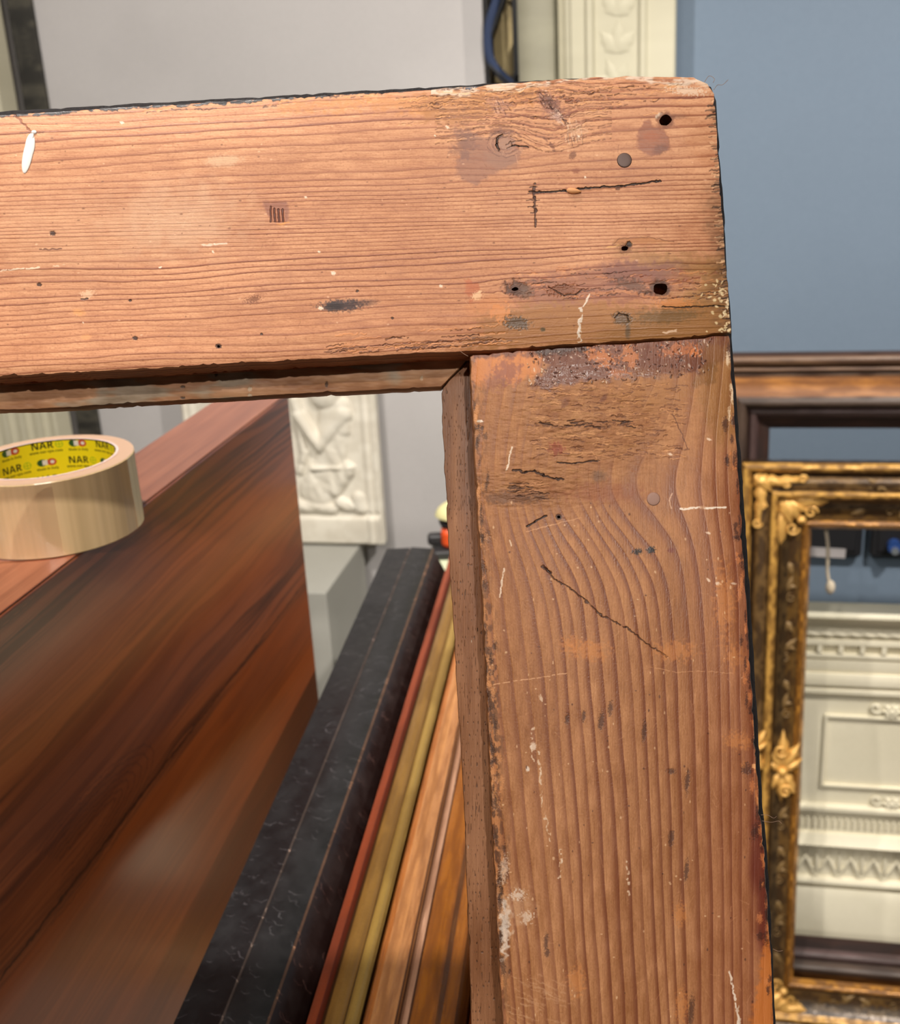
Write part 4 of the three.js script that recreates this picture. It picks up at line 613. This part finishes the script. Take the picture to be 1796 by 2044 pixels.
{
  const FG = RGB(212, 170, 96), DK = RGB(66, 48, 28), OB = RGB(116, 94, 66), CV = RGB(88, 72, 50), SG = RGB(188, 138, 66), CV2 = RGB(104, 80, 46);
  const w = 1.0, h = leanHeight(GILTFOOT, GL, 0.04, 1640, 927).y, o = thing('gilt_frame', 'large ornate gilt frame with leaf corners leaning nearest on the right beside the pine stile', 'picture frame');
  const p = [[0, 0, DK], [0, 0.034, FG], ...arc(0.0075, 0.034, 0.0072, 165, 15, 6, FG), [0.017, 0.030, DK], [0.022, 0.028, DK], ...arc(0.034, 0.026, 0.012, 165, 15, 7, OB), [0.0475, 0.030, FG], ...arc(0.053, 0.031, 0.0058, 170, 10, 6, FG), [0.061, 0.027, DK], [0.066, 0.021, CV], [0.073, 0.016, CV], [0.081, 0.012, CV2], [0.092, 0.009, CV2], [0.100, 0.009, SG], ...arc(0.106, 0.009, 0.005, 165, 10, 5, SG), [0.116, 0.0, DK]];
  addSides(frameSides(w, h, p, 1), gold(), o); orient(o, room(0.099 + w / 2, 0.001, GILTFOOT), 12, GL);
  const corner = () => {
    const gs = [], P = (x, y, a, l, wd, t = 0.005, z = 0.016, b = 0.002) => gs.push(petal(l, wd, t, b).rotateZ(a * Math.PI / 180).translate(x, y, z));
    // origin at the outer corner, +x inward along the top, -y inward down the side
    P(0.062, -0.062, -45, 0.05, 0.02, 0.012, 0.02, -0.004); P(0.066, -0.07, -92, 0.085, 0.014, 0.01, 0.018, -0.006); P(0.07, -0.066, 2, 0.085, 0.014, 0.01, 0.018, -0.006); P(0.064, -0.066, -66, 0.05, 0.01, 0.01, 0.021, -0.005); P(0.066, -0.064, -24, 0.05, 0.01, 0.01, 0.021, -0.005);
    P(0.02, -0.02, -45, 0.04, 0.013, 0.008, 0.033, 0); P(0.03, -0.028, -8, 0.05, 0.01, 0.008, 0.033, -0.003); P(0.028, -0.03, -82, 0.06, 0.01, 0.008, 0.033, -0.003); P(0.03, -0.05, -92, 0.07, 0.008, 0.007, 0.032, -0.003); P(0.05, -0.03, 2, 0.06, 0.008, 0.007, 0.032, -0.003);
    for (const [x, y, r, f, z] of [[0.112, -0.084, 0.011, false, 0.02], [0.084, -0.112, 0.011, true, 0.02], [0.096, -0.026, 0.007, false, 0.037], [0.026, -0.1, 0.008, true, 0.037], [0.07, -0.034, 0.006, true, 0.038], [0.034, -0.072, 0.006, false, 0.038]]) gs.push(scroll(r, 1.3, 0.0022, f).translate(x, y, z));
    gs.push(new THREE.SphereGeometry(0.008, 14, 10).translate(0.098, -0.098, 0.018), new THREE.SphereGeometry(0.008, 14, 10).translate(0.03, -0.03, 0.036));
    return clean(gs);
  };
  const cg = corner();
  for (const [sx, sy] of [[1, 1], [1, -1], [-1, 1], [-1, -1]]) { const m = part('corner_leaf', mirrored(cg, sx, sy), leafGold, o); m.position.set(-sx * w / 2, sy > 0 ? h : 0, 0); }
  const mid = () => { const gs = []; for (const [a, l, wd] of [[90, 0.075, 0.012], [62, 0.06, 0.011], [118, 0.06, 0.011], [35, 0.04, 0.01], [145, 0.04, 0.01], [-90, 0.06, 0.012], [-60, 0.05, 0.01], [-120, 0.05, 0.01]]) gs.push(petal(l, wd, 0.009, -0.004).rotateZ(a * Math.PI / 180).translate(0, 0, 0.014)); gs.push(new THREE.SphereGeometry(0.009, 14, 10).translate(0, 0, 0.02), scroll(0.012, 1.3, 0.003, false).translate(0.006, -0.035, 0.022), scroll(0.012, 1.3, 0.003, true).translate(-0.004, 0.04, 0.022)); return clean(gs); };
  const mg = mid(), mo = clean([mg.clone().scale(0.8, 0.8, 1).translate(0, 0, 0.02)]);
  for (const s of [-1, 1]) { let m = part('centre_leaf', mg, leafGold, o); m.position.set(s * (w / 2 - 0.082), h * 0.49, 0); m = part('centre_leaf', mo, leafGold, o); m.position.set(s * (w / 2 - 0.03), h * 0.53, 0); m = part('centre_leaf', mg.clone().rotateZ(Math.PI / 2), leafGold, o); m.position.set(0, s > 0 ? h - 0.08 : 0.08, 0); }
  // shallow leafy trails cast along the bands
  const R = rng(41), dull = new THREE.MeshPhysicalMaterial({ color: RGB(118, 92, 54), metalness: 0.2, roughness: 0.5, side: THREE.DoubleSide });
  const trail = f => clean([petal(0.03, 0.006, 0.0022, 0).rotateZ(0.5 * f), petal(0.026, 0.006, 0.0022, 0).rotateZ(3.1 + 0.5 * f), petal(0.018, 0.005, 0.0022, 0).rotateZ(1.7 * f).translate(0.008, 0, 0), scroll(0.008, 1.1, 0.0012, f > 0).translate(-0.012, 0.006 * f, 0)]), sg = [trail(1), trail(-1)];
  for (let i = 0; i < 15; i++) { const y = 0.17 + i * 0.052; if (Math.abs(y - h * 0.49) > 0.09) { const m = part('leaf_trail', sg[i % 2], dull, o); m.position.set(-w / 2 + 0.079, y, 0.011); m.rotation.z = 1.57 + (R() - 0.5) * 0.5; } }
  for (let i = 0; i < 14; i++) { const xx = -w / 2 + 0.2 + i * 0.05; for (const yy of [h - 0.079, 0.079]) { const m = part('leaf_trail', sg[i % 2], dull, o); m.position.set(xx, yy, 0.011); m.rotation.z = (R() - 0.5) * 0.5; } const m = part('leaf_trail', sg[(i + 1) % 2], dull, o); m.position.set(xx + 0.01, h - 0.034, 0.036); m.scale.setScalar(0.7); m.rotation.z = (R() - 0.5) * 0.5; }
}

// cream carved panel (chimneypiece front) standing behind the frames
const cream = mottled(51, { base: [230, 222, 198], alt: [221, 213, 188], sx: 60, sy: 60, n: 256, size: 0.5, rough: 0.7, bump: 0.08, fine: 0.015 });
{
  const w = 1.15, D = 2.0, o = thing('chimneypiece', 'cream carved chimneypiece with dentils and leaf frieze standing behind the dark frame', 'chimneypiece', room(0.16 + w / 2, 0, D)); o.rotation.y = -YAW;
  // heights measured down the front at this depth
  const yOf = py => { const d = new THREE.Vector3((1700 - CX) / F, -(py - CY) / F, -1).applyQuaternion(camera.quaternion); const P = camera.position.clone().addScaledVector(d, D / d.dot(AX)); return P.y; };
  const H0 = yOf(1216);
  const band = (name, y0, y1, prof) => part(name, sweep(prof.map(([t, z]) => [lerp(y0, y1, t), z]), w, (a, b, l) => [l - w / 2, a, b], 1, 0.6), cream, o);
  part('back_slab', box(w, H0 - 0.001, 0.03, 0, H0 / 2, -0.015, 0.001), cream, o);
  band('cornice', yOf(1243), H0, [[0, -0.01], [0, 0.012], [0.15, 0.014], [0.4, 0.020], [0.7, 0.030], [0.85, 0.034], [1, 0.034], [1, -0.01]]);
  { // rope moulding
    const n = 420, m = 10, v = [], idx = [], yc = (yOf(1250) + yOf(1270)) / 2, r0 = (yOf(1250) - yOf(1270)) / 2.1; for (let i = 0; i <= n; i++) for (let j = 0; j < m; j++) { const th = j / m * 6.2832, x = i / n * w - w / 2, r = r0 * (0.88 + 0.2 * Math.abs(Math.sin(th * 1 + x * 130))); v.push(x, yc + r * Math.sin(th), 0.006 + r * 0.8 * Math.cos(th)); }
    for (let i = 0; i < n; i++) for (let j = 0; j < m; j++) { const a = i * m + j, b = i * m + (j + 1) % m; idx.push(a, a + m, b, b, a + m, b + m); }
    const g = new THREE.BufferGeometry(); g.setAttribute('position', new THREE.Float32BufferAttribute(v, 3)); g.setAttribute('uv', new THREE.Float32BufferAttribute(new Float32Array(v.length / 3 * 2), 2)); g.setIndex(idx); g.computeVertexNormals(); part('rope_moulding', g, cream, o);
  }
  band('fillet', yOf(1283), yOf(1273), [[0, -0.01], [0, 0.012], [1, 0.012], [1, -0.01]]);
  const dg = box(0.010, yOf(1284) - yOf(1302), 0.014, 0, 0, 0, 0.003), dy = (yOf(1284) + yOf(1302)) / 2; for (let i = 0; i < 31; i++) { const m = part('dentil', dg, cream, o); m.position.set(-w / 2 + 0.02 + i * 0.0375, dy, 0.004); }
  band('lower_fillet', yOf(1310), yOf(1303), [[0, -0.01], [0, 0.009], [1, 0.009], [1, -0.01]]);
  band('upper_step', yOf(1341), yOf(1316), [[0, -0.01], [0, 0.004], [0.4, 0.007], [1, 0.007], [1, -0.01]]);
  band('step', yOf(1364), yOf(1342), [[0, -0.01], [0, 0.012], [0.3, 0.014], [1, 0.009], [1, -0.01]]);
  band('moulding', yOf(1386), yOf(1371), [[0, -0.01], [0, 0.005], [0.3, 0.010], [0.8, 0.010], [1, 0.004], [1, -0.01]]);
  // framed plain panel with carved corner rosettes
  const yb0 = yOf(1565), yb1 = yOf(1432), pl = 0.118, pw = 0.36;
  for (const [x0, x1, y0, y1] of [[pl, pl + pw, yb1, yb1 + 0.006], [pl, pl + pw, yb0 - 0.006, yb0], [pl - 0.006, pl, yb0 - 0.006, yb1 + 0.006], [pl + pw, pl + pw + 0.006, yb0 - 0.006, yb1 + 0.006]]) part('panel_bead', box(x1 - x0, y1 - y0, 0.008, (x0 + x1) / 2 - w / 2, (y0 + y1) / 2, 0.003, 0.002), cream, o);
  const ros = clean([0, 1, 2, 3, 4, 5, 6, 7].map(i => petal(0.018, 0.006, 0.006, 0.002).rotateZ(i * Math.PI / 4)).concat([new THREE.SphereGeometry(0.006, 12, 8).translate(0, 0, 0.004), scroll(0.014, 1.2, 0.003, false).translate(0.03, 0, 0), scroll(0.012, 1.2, 0.003, true).translate(-0.028, 0.006, 0)]));
  for (const [px, py] of [[1779, 1418], [1779, 1602]]) { const d = new THREE.Vector3((px - CX) / F, -(py - CY) / F, -1).applyQuaternion(camera.quaternion), P = camera.position.clone().addScaledVector(d, D / d.dot(AX)); const m = part('rosette', ros, cream, o); m.position.set(P.dot(RT) - 0.16 - w / 2, P.y, 0.002); }
  band('moulding', yOf(1620), yOf(1606), [[0, -0.01], [0, 0.005], [0.3, 0.012], [0.8, 0.012], [1, 0.004], [1, -0.01]]);
  const fg = box(0.0045, yOf(1634) - yOf(1652), 0.006, 0, 0, 0, 0.0015), fy = (yOf(1634) + yOf(1652)) / 2; for (let i = 0; i < 92; i++) { const m = part('reed', fg, cream, o); m.position.set(-w / 2 + 0.02 + i * 0.0122, fy, 0.002); }
  band('moulding', yOf(1686), yOf(1664), [[0, -0.01], [0, 0.016], [0.25, 0.02], [0.6, 0.012], [1, 0.006], [1, -0.01]]);
  { // leaf frieze
    const y1 = yOf(1690), y0 = yOf(1752), hh = y1 - y0, leaf = clean([petal(hh * 0.9, 0.006, 0.006, 0.003).rotateZ(Math.PI / 2), petal(hh * 0.85, 0.0045, 0.005, 0.004).rotateZ(Math.PI / 2 - 0.42), petal(hh * 0.85, 0.0045, 0.005, 0.004).rotateZ(Math.PI / 2 + 0.42), tube([[-0.018, hh * 0.95, 0.001], [-0.016, hh * 0.45, 0.003], [0, hh * 0.03, 0.003], [0.016, hh * 0.45, 0.003], [0.018, hh * 0.95, 0.001]], 0.0022, 24, 6)]);
    const boss = new THREE.TorusGeometry(0.0052, 0.0024, 8, 16); for (let i = 0; i < 26; i++) { const m = part('carved_leaf', leaf, cream, o); m.position.set(-w / 2 + 0.03 + i * 0.0425, y0, 0); const b = part('boss', boss, cream, o); b.position.set(-w / 2 + 0.03 + 0.02125 + i * 0.0425, y1 - 0.007, 0.002); }
    band('moulding', yOf(1764), yOf(1752), [[0, -0.01], [0, 0.008], [0.4, 0.014], [0.8, 0.012], [1, 0.004], [1, -0.01]]);
  }
  band('plinth', 0.0, yOf(1772), [[0, -0.01], [0, 0.014], [0.9, 0.014], [1, 0.008], [1, -0.01]]);
}

// black socket plates on the blue wall and the paper tag on its cord
{
  const blk = new THREE.MeshStandardMaterial({ color: RGB(34, 33, 36), roughness: 0.45 }), met = new THREE.MeshStandardMaterial({ color: RGB(200, 206, 216), roughness: 0.25, metalness: 0.8 }), blu = new THREE.MeshStandardMaterial({ color: RGB(40, 70, 130), roughness: 0.4 });
  const plate = (label, r, wd) => { const o = thing('wall_socket', label, 'socket', room(r, 0.747, DB)); o.rotation.y = -YAW; part('plate', new RoundedBoxGeometry(wd, 0.125, 0.028, 4, 0.01).translate(0, 0, 0.014), blk, o); const fr = new RoundedBoxGeometry(wd - 0.026, 0.092, 0.006, 3, 0.003).translate(0, 0, 0.029); part('insert', fr, blk, o); return o; };
  plate('black wall box on the blue wall, left one, behind the white tag', 0.318, 0.125);
  const o = plate('black wall box with a blue connector, on the blue wall at the right edge', 0.462, 0.13);
  let m = part('connector', new THREE.CylinderGeometry(0.014, 0.014, 0.03, 20).rotateX(Math.PI / 2).translate(-0.02, -0.028, 0.036), blu, o); part('connector_pin', new THREE.CylinderGeometry(0.008, 0.009, 0.036, 16).rotateX(Math.PI / 2).translate(-0.02, -0.034, 0.038), met, o);
}
{
  const D = 1.915, at = (px, py) => { const d = new THREE.Vector3((px - CX) / F, -(py - CY) / F, -1).applyQuaternion(camera.quaternion); return camera.position.clone().addScaledVector(d, D / d.dot(AX)); };
  const top = at(1646, 1040), tag = at(1652, 1103), end = at(1656, 1188), o = thing('cord_tag', 'white paper tag on a pale knotted cord hanging inside the gilt frame', 'tag', tag.clone()); o.rotation.y = -YAW;
  const L = P => { const v = P.clone().sub(tag); return [v.dot(RT), v.y, -v.dot(AX)]; }, cordM = new THREE.MeshStandardMaterial({ color: RGB(196, 182, 160), roughness: 0.9 });
  part('cord', tube([L(top), [-0.001, 0.012, 0.004], [0.0, -0.012, 0.004], L(at(1651, 1140)), L(at(1656, 1172))], 0.0028, 40, 8), cordM, o);
  const g = new THREE.SphereGeometry(0.0095, 16, 12).scale(0.85, 1.35, 0.85); const k = part('knot', g, cordM, o); k.position.set(...L(at(1657, 1172)));
  part('tag', box(0.058, 0.0175, 0.0014, 0, 0, 0, 0.0006).rotateZ(-0.04), new THREE.MeshStandardMaterial({ color: RGB(228, 222, 222), roughness: 0.4 }), o);
}

// ------------------------------------------------------------------ left and centre background
{
  const t = new Tex(0, 0, 128, 512, 2); t.fill((x, y, q) => { const s = fbm(x / 8, y / 120, 3), k = (s - 0.5) * 22; q[0] = 190 + k; q[1] = 184 + k; q[2] = 161 + k; q[3] = (s - 0.5) * 0.2; q[4] = 0.6; });
  const creamPaint = t.out(new THREE.MeshPhysicalMaterial({ side: THREE.DoubleSide }), 1);
  const post = (name, label, cat, r0, D, prof, h, mat) => { const o = thing(name, label, cat, room(r0, 0, D)); o.rotation.y = -YAW; part('shaft', sweep(prof, h, (a, b, l) => [a, l, b], 1, 0.7), mat, o); return o; };
  // left: fluted cream pilaster and the dark board beside it
  const fl = [[-0.30, 0]]; for (let i = 0; i < 7; i++) { const x = -0.30 + i * 0.042; fl.push([x, 0.05], ...arc(x + 0.021, 0.052, 0.015, 180, 360, 7).map(p => [p[0], p[1]]), [x + 0.042, 0.05]); } fl.push([0, 0]);
  const o1 = post('fluted_pilaster', 'cream fluted pilaster at the far left edge beside the dark upright board', 'pilaster', -1.386, DB - 0.06, fl, 2.5, creamPaint);
  part('base', box(0.34, 0.16, 0.09, -0.15, 0.08, 0.03, 0.006), creamPaint, o1); part('capital', box(0.34, 0.1, 0.09, -0.15, 2.45, 0.03, 0.006), creamPaint, o1);
  const darkB = mottled(61, { base: [44, 42, 38], alt: [70, 66, 56], sx: 20, sy: 40, size: 0.3, rough: 0.6, bump: 0.3, fine: 0.04 });
  post('upright_board', 'dark blackish board standing upright between the cream pilaster and the grey wall', 'board', -1.399, DB - 0.001, [[0, 0], [0, 0.01], [0.002, 0.012], [0.053, 0.012], [0.055, 0.01], [0.055, 0]], 2.6, darkB);
  // centre: grey-green plain post, cream carved pilaster
  const greenish = mottled(62, { base: [142, 138, 120], alt: [150, 146, 127], sx: 30, sy: 90, size: 0.4, rough: 0.6, bump: 0.05, fine: 0.01 });
  post('plain_post', 'grey-green rounded post to the left of the carved cream pilaster', 'post', -0.322, DB - 0.02, [[0, 0], [0, 0.012], [0.01, 0.022], [0.03, 0.028], [0.055, 0.026], [0.072, 0.016], [0.078, 0.006], [0.078, 0]], 2.6, greenish);
  const o2 = post('carved_pilaster', 'cream pilaster with a carved sunk panel beside the blue wall', 'pilaster', -0.242, DB - 0.03, [[0, 0], [0, 0.02], [0.004, 0.014], [0.01, 0.014], [0.014, 0.026], [0.024, 0.03], [0.026, 0.034], [0.052, 0.036], [0.056, 0.043], [0.066, 0.043], [0.07, 0.034], [0.074, 0.034], [0.15, 0.034], [0.152, 0.034], [0.155, 0.042], [0.164, 0.042], [0.168, 0.036], [0.217, 0.036], [0.22, 0.032], [0.22, 0]], 2.6, creamPaint);
  const R = rng(91), lf = petal(0.05, 0.014, 0.005, 0.001);
  for (let i = 0; i < 9; i++) { const m = part('carved_leaf', clean([lf.clone().rotateZ(1.57 + 0.7).translate(0, 0, 0), lf.clone().rotateZ(1.57 - 0.7), lf.clone().scale(1.2, 0.8, 1).rotateZ(1.57)]).scale(1, 1, 0.4), creamPaint, o2); m.position.set(0.111, 1.52 + i * 0.065, 0.0345); m.rotation.z = (R() - 0.5) * 0.7; }
  // in the gap: black stand with crossing blue strap, pale plank behind
  const met = new THREE.MeshStandardMaterial({ color: RGB(26, 26, 28), roughness: 0.45, metalness: 0.3 }), strap = new THREE.MeshStandardMaterial({ color: RGB(34, 48, 78), roughness: 0.8 });
  const o3 = thing('metal_stand', 'black metal stand with crossed braces and blue strap, in the gap beside grey wall', 'stand', room(-0.36, 0, DB + 0.035)); o3.rotation.y = -YAW;
  for (const x of [-0.033, 0.026]) part('upright', box(x < 0 ? 0.006 : 0.014, 2.3, 0.014, x, 1.15, 0, 0.002), met, o3);
  for (const y of [1.0, 1.62, 1.80]) { part('brace', tube([[-0.03, y - 0.05, 0.01], [0.024, y + 0.07, 0.01]], 0.006, 4, 8), met, o3); part('brace', tube([[-0.03, y + 0.09, 0.014], [0.024, y + 0.04, 0.014]], 0.004, 4, 8), met, o3); }
  part('foot', box(0.06, 0.02, 0.03, -0.003, 0.01, 0, 0.004), met, o3);
  part('strap', tube([[0.02, 1.92, 0.024], [-0.005, 1.84, 0.026], [-0.028, 1.775, 0.026], [-0.026, 1.72, 0.024], [-0.005, 1.69, 0.024], [0.018, 1.67, 0.024]], 0.009, 30, 8).scale(1, 1, 0.5), strap, o3);
  const pk = mottled(63, { base: [206, 184, 134], alt: [128, 112, 80], sx: 40, sy: 60, size: 0.5, rough: 0.7, bump: 0.2, fine: 0.04 });
  const o4 = thing('plank', 'pale yellowish plank standing in the gap behind the black metal stand', 'plank', room(-0.345, 0, DB + 0.13)); o4.rotation.y = -YAW; part('plank_body', box(0.098, 2.2, 0.02, 0, 1.1, 0, 0.004), pk, o4);
}
{
  // plaster relief on a grey plinth
  const plinthM = mottled(71, { base: [158, 156, 148], alt: [164, 162, 154], sx: 60, sy: 60, size: 0.5, rough: 0.7, bump: 0.04, fine: 0.01 });
  const p = thing('plinth', 'pale grey box plinth under the plaster relief', 'plinth', room(-0.955, 0, 2.244)); p.rotation.y = -YAW; part('box', box(0.476, 0.7, 0.3, 0, 0.35, 0, 0.003), plinthM, p);
  const plaster = mottled(72, { base: [224, 217, 202], alt: [212, 204, 188], sx: 30, sy: 30, size: 0.2, rough: 0.65, bump: 0.15, fine: 0.015 });
  const D = 2.36, w = 0.455, h = 0.62, o = thing('relief_plaque', 'cream plaster relief of a kneeling figure with raised hands standing on the grey plinth', 'plaque', room(-0.885, 0.702, D)); o.rotation.set(-0.02, -YAW, 0, 'YXZ');
  part('slab', box(w, h, 0.03, 0, h / 2, -0.014, 0.006), plaster, o);
  // relief height field; figure strokes in metres on the slab (origin bottom centre)
  const q = (px, py) => { const d = new THREE.Vector3((px - CX) / F, -(py - CY) / F, -1).applyQuaternion(camera.quaternion), P = camera.position.clone().addScaledVector(d, D / d.dot(AX)); return [P.dot(RT) + 0.885, P.y - 0.702]; };
  const Z = (cx, cy) => q(550 + cx / 3.407, 700 + cy / 3.407);
  const caps = [[Z(400, 430), Z(375, 740), 0.028, 0.026, 0.014], [Z(440, 380), Z(452, 540), 0.016, 0.014, 0.015], [Z(385, 820), Z(290, 950), 0.034, 0.032, 0.013], [Z(480, 810), Z(405, 950), 0.015, 0.012, 0.018], [Z(150, 430), Z(295, 640), 0.0115, 0.0105, 0.024], [Z(300, 650), Z(455, 430), 0.0115, 0.016, 0.023], [Z(125, 330), Z(150, 420), 0.010, 0.010, 0.02], [Z(330, 290), Z(340, 230), 0.028, 0.03, 0.024], [Z(150, 480), Z(190, 680), 0.008, 0.006, 0.011], [Z(200, 690), Z(165, 820), 0.007, 0.007, 0.010], [Z(440, 1030), Z(520, 1060), 0.011, 0.009, 0.013], [Z(565, 1005), Z(580, 1075), 0.012, 0.011, 0.012], [Z(180, 1050), Z(400, 1072), 0.011, 0.009, 0.014], [Z(250, 795), Z(520, 790), 0.005, 0.005, 0.019]];
  const nx = 190, ny = 250, v = [], u = [], idx = [];
  const hgt = (x, y) => {
    let z = 0, k = 0; for (const [a, b, ra, rb, hh] of caps) { const ex = b[0] - a[0], ey = b[1] - a[1], t = clamp(((x - a[0]) * ex + (y - a[1]) * ey) / (ex * ex + ey * ey)), d = Math.hypot(x - a[0] - t * ex, y - a[1] - t * ey) / lerp(ra, rb, t); if (d < 1.35) k = Math.max(k, hh * Math.sqrt(Math.max(0, 1 - (d / 1.35) ** 2))); }
    const fold = k > 0.004 ? 0.0012 * Math.sin((x * 0.8 + y * 0.5) * 170 + sn(x * 30, y * 30) * 4) * ss(0.32, 0.2, y) : 0;
    z = k * 0.85 + fold + sn(x * 24, y * 24, 2) * 0.0011; const ed = Math.min(x + w / 2, w / 2 - x), eb = y; z += 0.004 * (1 - ss(0.028, 0.036, ed)) * (1 - 0.8 * ss(0.012, 0.016, ed) * (1 - ss(0.018, 0.022, ed)));
    z += 0.006 * (1 - ss(0.066, 0.072, eb)) - 0.005 * Math.exp(-(((eb - 0.073) / 0.006) ** 2)); return z * (1 - ss(h - 0.02, h - 0.005, y) * 0.6);
  };
  for (let j = 0; j <= ny; j++) for (let i = 0; i <= nx; i++) { const x = -w / 2 + 0.004 + (w - 0.008) * i / nx, y = 0.004 + (h - 0.008) * j / ny, edge = i === 0 || j === 0 || i === nx || j === ny; v.push(x, y, edge ? -0.002 : 0.002 + hgt(x, y)); u.push(x, y); }
  for (let j = 0; j < ny; j++) for (let i = 0; i < nx; i++) { const a = j * (nx + 1) + i; idx.push(a, a + 1, a + nx + 1, a + 1, a + nx + 2, a + nx + 1); }
  const g = new THREE.BufferGeometry(); g.setAttribute('position', new THREE.Float32BufferAttribute(v, 3)); g.setAttribute('uv', new THREE.Float32BufferAttribute(u, 2)); g.setIndex(idx); g.computeVertexNormals(); part('carved_figure', g, plaster, o);
}
{
  // tool with a pale yellow top on a light green plinth beyond the black frame
  const gm = mottled(73, { base: [186, 190, 160], alt: [192, 196, 166], sx: 60, sy: 60, size: 0.5, rough: 0.7, bump: 0.04, fine: 0.01 });
  const p = thing('green_plinth', 'pale green box under the black and orange tool, beyond the end of the black frame', 'plinth', room(-0.235, 0, 1.74)); p.rotation.y = -YAW; part('box', box(0.30, 0.965, 0.26, 0, 0.4825, 0, 0.003), gm, p);
  const o = thing('hand_tool', 'black and orange hand tool with pale yellow top, half hidden by the pine stile', 'tool', room(-0.352, 0.966, 1.68)); o.rotation.y = -YAW + 0.2;
  const yl = new THREE.MeshStandardMaterial({ color: RGB(206, 198, 146), roughness: 0.5 }), bk = new THREE.MeshStandardMaterial({ color: RGB(36, 34, 36), roughness: 0.5 }), og = new THREE.MeshStandardMaterial({ color: RGB(214, 78, 30), roughness: 0.5 });
  part('foot', new RoundedBoxGeometry(0.075, 0.014, 0.06, 3, 0.005).translate(0.0, 0.007, 0), bk, o);
  part('grip', new RoundedBoxGeometry(0.05, 0.036, 0.045, 4, 0.012).translate(0.004, 0.03, 0), og, o);
  part('motor_housing', new THREE.SphereGeometry(0.03, 24, 16).scale(1.05, 0.62, 0.9).translate(0.008, 0.055, 0), bk, o);
  part('cap', new THREE.SphereGeometry(0.036, 24, 16, 0, 6.2832, 0, 1.45).scale(1.1, 0.72, 1).translate(0.01, 0.061, -0.004), yl, o);
  part('trigger', new RoundedBoxGeometry(0.026, 0.018, 0.02, 3, 0.006).translate(-0.03, 0.027, 0.004), bk, o);
}

shade(scene);
renderer.render(scene, camera);
